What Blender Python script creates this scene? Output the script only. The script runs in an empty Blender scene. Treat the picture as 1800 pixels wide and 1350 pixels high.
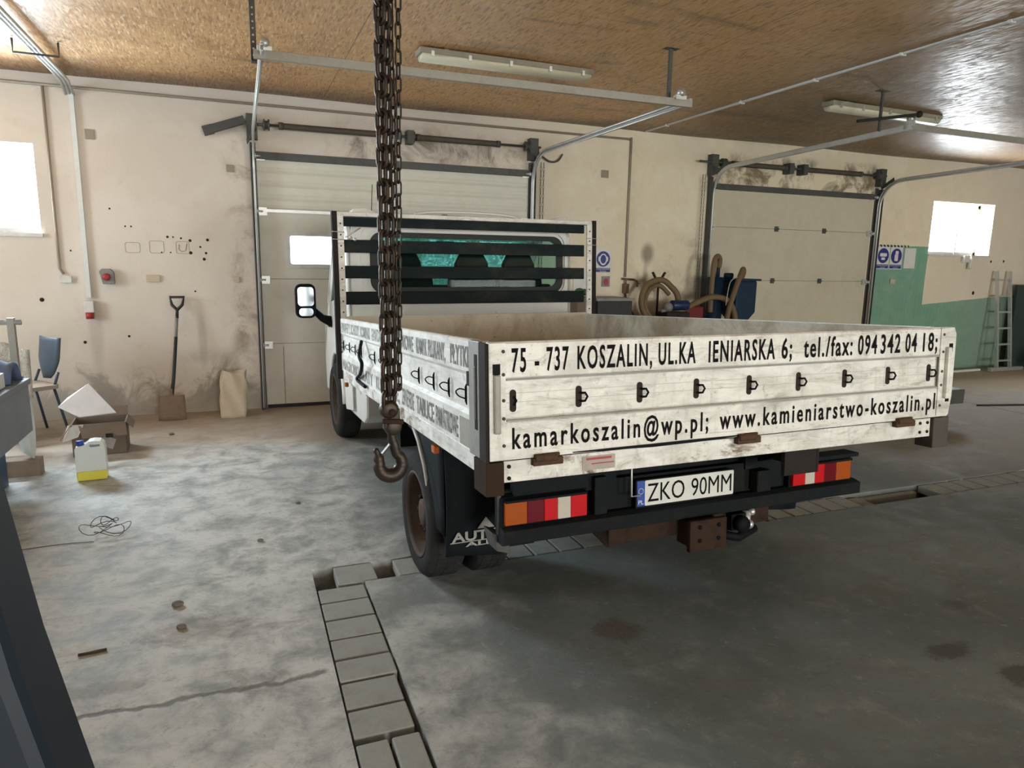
import bpy, bmesh, math, random
from mathutils import Vector, Matrix, Euler
random.seed(7)
PI = math.pi
SC = bpy.context.scene
COL = SC.collection

# ------------------------------------------------------------------ camera
def make_camera():
    yaw, pitch, roll = 0.37714841, 0.17654602, -0.01796393
    f = 1215.0
    fwd = Vector((math.sin(yaw)*math.cos(pitch), math.cos(yaw)*math.cos(pitch), -math.sin(pitch)))
    right = Vector((math.cos(yaw), -math.sin(yaw), 0))
    down = fwd.cross(right)
    c, s = math.cos(roll), math.sin(roll)
    r2 = c*right + s*down
    d2 = -s*right + c*down
    cd = bpy.data.cameras.new('camera'); co = bpy.data.objects.new('camera', cd); COL.objects.link(co)
    m = Matrix((r2, -d2, -fwd)).transposed().to_4x4()
    m.translation = Vector((0, 0, 1.6))
    co.matrix_world = m
    cd.sensor_fit = 'HORIZONTAL'; cd.sensor_width = 36.0
    cd.lens = 36.0*f/1800.0
    cd.clip_start = 0.05; cd.clip_end = 200
    SC.camera = co
make_camera()

# ------------------------------------------------------------------ world, daylight, exposure
w = bpy.data.worlds.new('sky'); SC.world = w; w.use_nodes = True
bgn = w.node_tree.nodes['Background']
bgn.inputs[0].default_value = (0.86, 0.94, 1.0, 1); bgn.inputs[1].default_value = 5.0
SC.view_settings.view_transform = 'Standard'; SC.view_settings.look = 'None'
SC.view_settings.gamma = 1; SC.view_settings.use_curve_mapping = False
SC.view_settings.exposure = 0.0
def area(name, loc, size, size_y, direction, power, color):
    ld = bpy.data.lights.new(name, 'AREA'); ld.shape = 'RECTANGLE'; ld.size = size; ld.size_y = size_y
    ld.energy = power; ld.color = color
    o = bpy.data.objects.new(name, ld); COL.objects.link(o); o.location = loc
    o.rotation_euler = Vector(direction).to_track_quat('-Z', 'Z').to_euler()
    return o
# daylight entering through the openings of the hall
area('daylight_window_left', (-2.35, 8.03, 2.17), 1.3, 0.76, (0.18, -1, -0.30), 330, (0.78, 0.91, 1.0))
area('daylight_window_right', (10.55, 8.03, 2.2), 1.25, 0.72, (-0.1, -1, -0.22), 145, (0.97, 0.98, 1.0))
area('daylight_side_window', (-5.8, 5.0, 2.0), 2.4, 1.3, (1, -0.1, -0.3), 175, (0.78, 0.91, 1.0))
area('daylight_open_gate_rear', (1.5, -9.9, 1.55), 2.9, 2.5, (0, 1, 0.0), 440, (1.0, 0.975, 0.90))
area('daylight_open_gate_rear', (8.0, -9.9, 1.55), 2.9, 2.5, (0, 1, 0.0), 470, (1.0, 0.97, 0.86))

# ------------------------------------------------------------------ node helpers
class NT:
    def __init__(s, name):
        s.m = bpy.data.materials.new(name); s.m.use_nodes = True
        s.t = s.m.node_tree; s.n = s.t.nodes; s.l = s.t.links
        s.b = s.n['Principled BSDF']
    def node(s, typ, **kw):
        n = s.n.new(typ)
        for k, v in kw.items(): setattr(n, k, v)
        return n
    def put(s, sock, v):
        if isinstance(v, bpy.types.NodeSocket): s.l.new(v, sock)
        elif v is not None:
            if isinstance(v, (tuple, list)) and len(v) == 3 and sock.type == 'RGBA': v = (*v, 1)
            sock.default_value = v
    def coord(s, scale=(1, 1, 1), loc=(0, 0, 0), rot=(0, 0, 0), kind='Object'):
        tc = s.node('ShaderNodeTexCoord'); mp = s.node('ShaderNodeMapping')
        s.l.new(tc.outputs[kind], mp.inputs[0])
        mp.inputs[1].default_value = loc; mp.inputs[2].default_value = rot; mp.inputs[3].default_value = scale
        return mp.outputs[0]
    def noise(s, vec, scale=5, detail=4, rough=0.55, dist=0.0):
        n = s.node('ShaderNodeTexNoise'); s.put(n.inputs['Vector'], vec)
        n.inputs['Scale'].default_value = scale; n.inputs['Detail'].default_value = detail
        n.inputs['Roughness'].default_value = rough; n.inputs['Distortion'].default_value = dist
        return n.outputs[0]
    def voro(s, vec, scale=5, feature='F1', out='Distance', rand=1.0):
        n = s.node('ShaderNodeTexVoronoi'); n.feature = feature; s.put(n.inputs['Vector'], vec)
        n.inputs['Scale'].default_value = scale; n.inputs['Randomness'].default_value = rand
        return n.outputs[out]
    def ramp(s, v, a, b, lo=0.0, hi=1.0):
        n = s.node('ShaderNodeMapRange'); s.put(n.inputs[0], v)
        n.inputs[1].default_value = a; n.inputs[2].default_value = b
        n.inputs[3].default_value = lo; n.inputs[4].default_value = hi
        n.interpolation_type = 'SMOOTHSTEP'
        return n.outputs[0]
    def mix(s, f, a, b, mode='MIX'):
        n = s.node('ShaderNodeMix'); n.data_type = 'RGBA'; n.blend_type = mode
        s.put(n.inputs[0], f); s.put(n.inputs[6], a); s.put(n.inputs[7], b)
        return n.outputs[2]
    def math(s, op, a, b=0.0, c=None):
        n = s.node('ShaderNodeMath', operation=op); s.put(n.inputs[0], a); s.put(n.inputs[1], b)
        if c is not None: s.put(n.inputs[2], c)
        return n.outputs[0]
    def sep(s, vec):
        n = s.node('ShaderNodeSeparateXYZ'); s.l.new(vec, n.inputs[0]); return n.outputs
    def bump(s, h, strength=0.3, dist=0.01):
        n = s.node('ShaderNodeBump'); n.inputs['Strength'].default_value = strength
        n.inputs['Distance'].default_value = dist; s.put(n.inputs['Height'], h)
        s.l.new(n.outputs[0], s.b.inputs['Normal'])
    def done(s, color=None, rough=None, metal=None, spec=None):
        if color is not None: s.put(s.b.inputs['Base Color'], color)
        if rough is not None: s.put(s.b.inputs['Roughness'], rough)
        if metal is not None: s.put(s.b.inputs['Metallic'], metal)
        if spec is not None: s.put(s.b.inputs['Specular IOR Level'], spec)
        return s.m

def worn(name, col, dirt=(0.08, 0.065, 0.05), amount=0.5, scale=6, rough=0.55, metal=0.0, bump=0.15, stretch=(1, 1, 1), spec=0.3):
    t = NT(name)
    v = t.coord(stretch)
    n1 = t.noise(v, scale, 6, 0.65, 0.4); n2 = t.noise(v, scale*5, 4, 0.6)
    f = t.math('MULTIPLY', t.ramp(n1, 0.45, 0.8), amount)
    c = t.mix(f, col, dirt)
    f2 = t.math('MULTIPLY', t.ramp(n2, 0.35, 0.75), amount*0.35)
    c = t.mix(f2, c, tuple(x*0.6 for x in col))
    t.bump(n2, bump, 0.004)
    return t.done(c, rough, metal, spec)

def m_floor():
    t = NT('worn_concrete')
    v = t.coord()
    big = t.noise(v, 0.9, 5, 0.6, 0.6); mid = t.noise(v, 4.5, 7, 0.68, 0.3); fine = t.noise(v, 38, 5, 0.7); med = t.noise(t.coord((1, 1.7, 1)), 12, 6, 0.7, 0.8)
    c = t.mix(t.ramp(big, 0.35, 0.68), (0.140, 0.168, 0.168), (0.225, 0.255, 0.253))
    c = t.mix(t.math('MULTIPLY', t.ramp(mid, 0.5, 0.75), 0.5), c, (0.40, 0.42, 0.41))
    c = t.mix(t.math('MULTIPLY', t.ramp(med, 0.52, 0.72), 0.5), c, (0.135, 0.135, 0.125))
    c = t.mix(t.math('MULTIPLY', t.ramp(fine, 0.58, 0.8), 0.3), c, (0.12, 0.115, 0.10))
    s = t.sep(v)
    # left part paler with a ragged edge: window light put into the dust colour
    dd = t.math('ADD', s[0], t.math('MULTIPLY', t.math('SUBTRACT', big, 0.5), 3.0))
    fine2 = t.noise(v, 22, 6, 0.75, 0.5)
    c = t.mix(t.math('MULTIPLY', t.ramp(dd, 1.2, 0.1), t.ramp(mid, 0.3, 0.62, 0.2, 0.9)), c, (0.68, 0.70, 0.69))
    c = t.mix(t.ramp(fine2, 0.52, 0.68, 0, 0.42), c, (0.19, 0.185, 0.17))
    c = t.mix(t.ramp(fine2, 0.42, 0.3, 0, 0.30), c, (0.56, 0.57, 0.55))
    pz = t.noise(t.coord((1, 2.2, 1), (4, 1, 0), (0, 0, 0.3)), 1.7, 6, 0.7, 0.9)
    c = t.mix(t.ramp(pz, 0.54, 0.66, 0, 0.45), c, (0.20, 0.185, 0.16))
    c = t.mix(t.math('MULTIPLY', t.ramp(t.math('ADD', s[0], t.math('MULTIPLY', big, 1.5)), 4.8, 7.2), t.ramp(s[1], 2.6, 4.2, 0, 0.75)), c, t.mix(t.ramp(mid, 0.35, 0.65), (0.36, 0.335, 0.30), (0.50, 0.475, 0.43)))  # far right floor paler and browner, right window light put into the colour
    # dusty brownish band near the front wall
    band = t.math('MULTIPLY', t.ramp(t.math('ADD', s[1], t.math('MULTIPLY', big, 0.8)), 5.9, 7.0), 0.75)
    c = t.mix(band, c, (0.33, 0.255, 0.185))
    # oil stains
    def blob(x, y, rx, ry, amt, col, c):
        dx = t.math('MULTIPLY', t.math('SUBTRACT', s[0], x), 1/rx); dy = t.math('MULTIPLY', t.math('SUBTRACT', s[1], y), 1/ry)
        d = t.math('SQRT', t.math('ADD', t.math('MULTIPLY', dx, dx), t.math('MULTIPLY', dy, dy)))
        d = t.math('ADD', d, t.math('MULTIPLY', t.math('SUBTRACT', t.math('ADD', t.math('MULTIPLY', med, 0.5), t.math('MULTIPLY', mid, 0.5)), 0.5), 3.4))
        return t.mix(t.ramp(d, 1.1, 0.55, 0, amt), c, col)
    c = blob(2.74, 1.82, 0.13, 0.06, 0.7, (0.07, 0.065, 0.05), c)
    c = blob(2.85, 1.60, 0.12, 0.07, 0.75, (0.07, 0.065, 0.05), c)
    c = blob(3.15, 2.1, 0.08, 0.05, 0.5, (0.09, 0.08, 0.07), c)
    c = blob(1.50, 2.45, 0.12, 0.10, 0.6, (0.12, 0.085, 0.06), c)
    c = blob(-0.25, 3.05, 0.22, 0.12, 0.35, (0.17, 0.12, 0.09), c)
    c = blob(2.9, 2.9, 0.22, 0.12, 0.35, (0.14, 0.12, 0.09), c)
    c = blob(-0.55, 2.72, 0.30, 0.05, 0.4, (0.16, 0.14, 0.12), c)
    # slab joint across the floor, from the channel out to the left
    wob = t.math('MULTIPLY', t.math('SUBTRACT', t.noise(v, 5, 4, 0.6), 0.5), 0.14)
    ly = t.math('ABSOLUTE', t.math('SUBTRACT', t.math('ADD', s[1], wob), 2.55))
    left = t.ramp(s[0], 0.27, 0.24)
    crack = t.math('MULTIPLY', t.ramp(ly, 0.022, 0.004), left)
    c = t.mix(t.math('MULTIPLY', crack, 0.75), c, (0.11, 0.10, 0.085))
    lx = t.math('ABSOLUTE', t.math('SUBTRACT', t.math('ADD', s[0], wob), 8.2))
    c = t.mix(t.math('MULTIPLY', t.ramp(lx, 0.03, 0.005), 0.6), c, (0.10, 0.08, 0.06))
    h = t.math('ADD', t.math('MULTIPLY', mid, 0.6), t.math('MULTIPLY', fine, 0.4))
    h = t.math('SUBTRACT', h, t.math('MULTIPLY', crack, 0.6))
    t.bump(h, 0.45, 0.012)
    return t.done(c, t.ramp(mid, 0.3, 0.7, 0.62, 0.85), 0, 0.35)

def m_osb():
    t = NT('osb_board')
    v = t.coord()
    cols = []
    def chips(rot, sc, seedv):
        sc = sc*1.35
        vv = t.coord((sc, sc*0.16, 1), (seedv, seedv*1.7, 0), (0, 0, rot))
        n = t.node('ShaderNodeTexVoronoi'); n.feature = 'F1'; t.put(n.inputs['Vector'], vv); n.inputs['Scale'].default_value = 1.0
        sp = t.node('ShaderNodeSeparateColor'); t.l.new(n.outputs['Color'], sp.inputs[0])
        return sp.outputs[0], n.outputs['Distance']
    a, da = chips(1.45, 62, 3.1); b, db = chips(0.9, 70, 8.7); d, dd = chips(-0.75 + 1.57 + 0.9, 66, 14.2); e, de = chips(0.2, 75, 21.3)
    vb = t.noise(v, 2.2, 5, 0.65, 0.3)
    c = t.mix(t.ramp(vb, 0.3, 0.7), (0.47, 0.235, 0.085), (0.66, 0.375, 0.155))
    s = t.sep(v)
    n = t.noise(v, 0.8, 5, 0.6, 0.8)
    c = t.mix(t.ramp(t.math('ADD', s[0], n), 0.6, 2.4, 0, 0.75), c, t.mix(vb, (0.66, 0.36, 0.13), (0.86, 0.53, 0.24)))  # boards lightened past the left part, reflected light put into the colour
    for fac, lo, hi, col in ((a, 0.6, 0.95, (0.62, 0.36, 0.17)), (b, 0.66, 0.98, (0.66, 0.40, 0.20)), (d, 0.86, 0.9, (0.88, 0.62, 0.36)), (e, 0.72, 0.95, (0.20, 0.085, 0.03))):
        c = t.mix(t.math('MULTIPLY', t.ramp(fac, lo, hi), 0.5), c, col)
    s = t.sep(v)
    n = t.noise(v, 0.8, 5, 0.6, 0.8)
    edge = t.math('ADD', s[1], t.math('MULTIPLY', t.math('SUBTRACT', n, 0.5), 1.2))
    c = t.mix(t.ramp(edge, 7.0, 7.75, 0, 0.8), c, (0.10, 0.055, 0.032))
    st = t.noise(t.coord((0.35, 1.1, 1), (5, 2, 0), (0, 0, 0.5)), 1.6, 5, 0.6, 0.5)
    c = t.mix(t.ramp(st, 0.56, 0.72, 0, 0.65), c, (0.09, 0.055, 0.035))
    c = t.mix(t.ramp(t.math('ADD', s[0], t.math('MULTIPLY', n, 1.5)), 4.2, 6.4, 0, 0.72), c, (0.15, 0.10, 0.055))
    # board joints
    def joint(axis, period, off, c):
        x = t.math('ABSOLUTE', t.math('SUBTRACT', t.math('FRACT', t.math('ADD', t.math('MULTIPLY', axis, 1/period), off)), 0.5))
        return t.mix(t.ramp(x, 0.0022, 0.0008, 0, 0.7), c, (0.07, 0.035, 0.02))
    c = joint(s[1], 1.25, 0.0, c); c = joint(s[0], 2.5, 0.14, c)
    h = t.math('ADD', t.math('MULTIPLY', a, 0.5), t.math('ADD', t.math('MULTIPLY', b, 0.4), t.math('MULTIPLY', t.noise(v, 1.6, 3), 3.0)))
    t.bump(h, 0.5, 0.012)
    return t.done(c, t.ramp(d, 0.2, 0.9, 0.36, 0.6), 0, 0.5)

def m_wall(name='limewashed_plaster'):
    t = NT(name)
    v = t.coord(); s = t.sep(v)
    big = t.noise(v, 1.1, 5, 0.6, 0.4); mid = t.noise(v, 6, 6, 0.65); fine = t.noise(v, 45, 4, 0.6); med = t.noise(v, 2.6, 6, 0.7, 0.6)
    c = t.mix(t.ramp(big, 0.3, 0.7), (0.64, 0.575, 0.50), (0.71, 0.65, 0.58))
    c = t.mix(t.math('MULTIPLY', t.ramp(t.math('ADD', s[0], t.math('MULTIPLY', big, 2.0)), 3.0, 6.0), t.ramp(s[0], 11.5, 8.5, 0.35, 1.0)), c, t.mix(t.ramp(med, 0.35, 0.65), (0.78, 0.69, 0.51), (0.84, 0.76, 0.60)))  # middle of the wall paler and yellower, rear daylight put into the colour
    c = t.mix(t.ramp(mid, 0.55, 0.8, 0, 0.35), c, (0.50, 0.42, 0.34))
    c = t.mix(t.ramp(fine, 0.68, 0.8, 0, 0.5), c, (0.30, 0.25, 0.2))
    # rising damp along the floor
    zz = t.math('SUBTRACT', s[2], t.math('MULTIPLY', t.math('SUBTRACT', med, 0.5), 1.3))
    c = t.mix(t.ramp(zz, 0.42, 0.2, 0, 0.6), c, (0.26, 0.235, 0.20))
    # mould over the gates and under the ceiling
    def patch(x0, x1, z0, z1, amt, c, col=(0.14, 0.105, 0.07), soft=0.18):
        fx = t.math('MULTIPLY', t.ramp(s[0], x0-soft, x0+soft), t.ramp(s[0], x1+soft, x1-soft))
        fz = t.math('MULTIPLY', t.ramp(s[2], z0-soft, z0+soft), t.ramp(s[2], z1+soft, z1-soft))
        f = t.math('MULTIPLY', t.math('MULTIPLY', fx, fz), t.ramp(med, 0.42, 0.68, 0, amt))
        return t.mix(f, c, col)
    c = patch(1.0, 3.2, 2.62, 2.95, 0.95, c); c = patch(5.7, 8.7, 2.55, 3.0, 1.1, c, (0.16, 0.125, 0.075), 0.12)
    c = patch(5.7, 8.7, 2.55, 3.0, 0.7, c, (0.25, 0.20, 0.12), 0.08)
    c = patch(5.0, 6.4, 1.0, 1.9, 0.5, c); c = patch(-1.1, 0.1, 0.1, 0.55, 0.9, c, (0.24, 0.215, 0.18))
    c = patch(-0.05, 0.25, 0.2, 2.9, 0.75, c, (0.26, 0.20, 0.15), 0.08)
    def dot(x, z, rx, rz, amt, c):
        dx = t.math('MULTIPLY', t.math('SUBTRACT', s[0], x), 1/rx); dz = t.math('MULTIPLY', t.math('SUBTRACT', s[2], z), 1/rz)
        d = t.math('SQRT', t.math('ADD', t.math('MULTIPLY', dx, dx), t.math('MULTIPLY', dz, dz)))
        return t.mix(t.ramp(d, 1.0, 0.3, 0, amt), c, (0.16, 0.12, 0.085))
    c = dot(4.87, 1.72, 0.13, 0.18, 0.7, c); c = dot(4.85, 1.45, 0.05, 0.3, 0.3, c); c = dot(-1.3, 0.95, 0.09, 0.75, 0.22, c); c = dot(-0.36, 0.75, 0.06, 0.4, 0.25, c)
    # green oil paint on the right, with an unpainted patch under the window
    wob = t.math('MULTIPLY', t.math('SUBTRACT', mid, 0.5), 0.03)
    sz = t.math('ADD', s[2], wob)
    g1 = t.math('MULTIPLY', t.math('MULTIPLY', t.math('GREATER_THAN', s[0], 8.66), t.math('LESS_THAN', t.math('ADD', s[0], wob), 9.86)), t.math('LESS_THAN', sz, 1.92))
    top = t.math('ADD', 1.045, t.math('MULTIPLY', t.math('SUBTRACT', s[0], 9.9), 0.069))
    g2 = t.math('MULTIPLY', t.math('GREATER_THAN', s[0], 9.82), t.math('LESS_THAN', sz, top))
    g = t.math('MAXIMUM', g1, g2)
    wv = t.math('FRACT', t.math('MULTIPLY', s[0], 14.0))
    streak = t.math('MULTIPLY', t.ramp(t.math('ABSOLUTE', t.math('SUBTRACT', wv, 0.5)), 0.18, 0.02), t.ramp(s[2], 1.75, 1.2))
    gc = t.mix(t.ramp(med, 0.35, 0.7), (0.17, 0.36, 0.26), (0.23, 0.42, 0.32))
    gc = t.mix(t.math('MULTIPLY', streak, 0.45), gc, (0.34, 0.36, 0.29))
    gc = t.mix(t.ramp(med, 0.55, 0.75, 0, 0.5), gc, (0.34, 0.36, 0.31))
    gc = t.mix(t.ramp(s[0], 10.0, 11.5, 0, 0.45), gc, (0.30, 0.33, 0.29))
    c = t.mix(g, c, gc)
    t.bump(t.math('ADD', mid, t.math('MULTIPLY', fine, 0.4)), 0.35, 0.01)
    return t.done(c, 0.88, 0, 0.25)

def m_alu(rust=0.0):
    t = NT('rust_stained_aluminium' if rust else 'dirty_white_aluminium')
    v = t.coord()
    n1 = t.noise(t.coord((1.0, 1.0, 2.2)), 5, 6, 0.68, 0.5); n2 = t.noise(v, 60, 4, 0.7); n3 = t.noise(t.coord((6, 6, 1.0)), 4, 5, 0.7); n4 = t.noise(v, 14, 5, 0.7, 0.6)
    c = t.mix(t.ramp(n1, 0.35, 0.7), (0.86, 0.865, 0.83), (0.62, 0.62, 0.58))
    c = t.mix(t.ramp(n3, 0.5, 0.75, 0, 0.45), c, (0.42, 0.40, 0.35))
    c = t.mix(t.ramp(n4, 0.58, 0.74, 0, 0.65), c, (0.22, 0.19, 0.15))
    c = t.mix(t.ramp(n2, 0.62, 0.74, 0, 0.6), c, (0.2, 0.17, 0.13))
    n5 = t.noise(t.coord((1.2, 1.2, 7.0), (3, 1, 2)), 3.2, 6, 0.75, 1.2)
    c = t.mix(t.ramp(n5, 0.50, 0.70, 0, 0.65), c, (0.32, 0.30, 0.26))
    if rust:
        nr = t.noise(t.coord((1, 1, 1.6), (7, 0, 3)), 4.5, 6, 0.75, 0.6)
        c = t.mix(t.ramp(nr, 0.50, 0.64, 0, rust), c, (0.20, 0.13, 0.07))
        c = t.mix(t.ramp(nr, 0.60, 0.68, 0, rust), c, (0.07, 0.04, 0.025))
    t.bump(n4, 0.12, 0.003)
    return t.done(c, 0.5, 0.05, 0.5)

def m_boardinside():
    t = NT('muddy_board_inner_face')
    v = t.coord()
    n1 = t.noise(v, 3.5, 6, 0.7, 0.5); n4 = t.noise(v, 16, 6, 0.75, 0.7); n2 = t.noise(v, 45, 4, 0.7)
    c = t.mix(t.ramp(n1, 0.35, 0.65), (0.60, 0.56, 0.46), (0.36, 0.31, 0.23))
    c = t.mix(t.ramp(n4, 0.58, 0.72, 0, 0.75), c, (0.10, 0.08, 0.055))
    c = t.mix(t.ramp(n2, 0.66, 0.76, 0, 0.5), c, (0.08, 0.06, 0.04))
    return t.done(c, 0.7, 0, 0.3)

def m_frontinside():
    t = NT('lit_headboard_panel')
    v = t.coord()
    n1 = t.noise(v, 2.5, 6, 0.7, 0.5); n4 = t.noise(v, 22, 6, 0.75, 0.7); n2 = t.noise(v, 45, 4, 0.7)
    c = t.mix(t.ramp(n1, 0.45, 0.7), (0.90, 0.87, 0.74), (0.68, 0.62, 0.50))  # headboard face paler than the side boards, rear daylight put into its colour
    c = t.mix(t.ramp(n4, 0.60, 0.72, 0, 0.8), c, (0.12, 0.10, 0.07))
    c = t.mix(t.ramp(n2, 0.66, 0.76, 0, 0.4), c, (0.12, 0.09, 0.06))
    return t.done(c, 0.6, 0, 0.4)

def flat(name, col, rough=0.5, metal=0.0, spec=0.5, noise=0.12):
    t = NT(name)
    n = t.noise(t.coord(), 9, 5, 0.65)
    c = t.mix(t.ramp(n, 0.3, 0.75, 0, 1), col, tuple(max(0, x*(1-noise*2)) for x in col))
    return t.done(c, rough, metal, spec)

def m_glass(name, col, transp=0.85, rough=0.05, dust=0.0):
    t = NT(name)
    tr = t.node('ShaderNodeBsdfTransparent'); tr.inputs[0].default_value = (*col, 1)
    gl = t.node('ShaderNodeBsdfGlossy'); gl.inputs['Roughness'].default_value = rough
    mx = t.node('ShaderNodeMixShader'); mx.inputs[0].default_value = 1-transp
    t.l.new(tr.outputs[0], mx.inputs[1]); t.l.new(gl.outputs[0], mx.inputs[2])
    out = mx
    if dust > 0:
        tl = t.node('ShaderNodeBsdfTranslucent'); tl.inputs[0].default_value = (*col, 1)
        df = t.node('ShaderNodeBsdfDiffuse'); df.inputs[0].default_value = (*[x*0.6 for x in col], 1)
        m0 = t.node('ShaderNodeMixShader'); m0.inputs[0].default_value = 0.25
        t.l.new(tl.outputs[0], m0.inputs[1]); t.l.new(df.outputs[0], m0.inputs[2])
        m2 = t.node('ShaderNodeMixShader')
        n = t.noise(t.coord(), 40, 4, 0.7)
        t.l.new(t.ramp(n, 0.3, 0.7, dust*0.5, dust*1.4), m2.inputs[0])
        t.l.new(mx.outputs[0], m2.inputs[1]); t.l.new(m0.outputs[0], m2.inputs[2]); out = m2
    t.l.new(out.outputs[0], t.n['Material Output'].inputs[0])
    return t.m

def m_card():
    return worn('corrugated_cardboard', (0.20, 0.155, 0.12), (0.16, 0.12, 0.09), 0.4, 5, 0.85)

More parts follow.
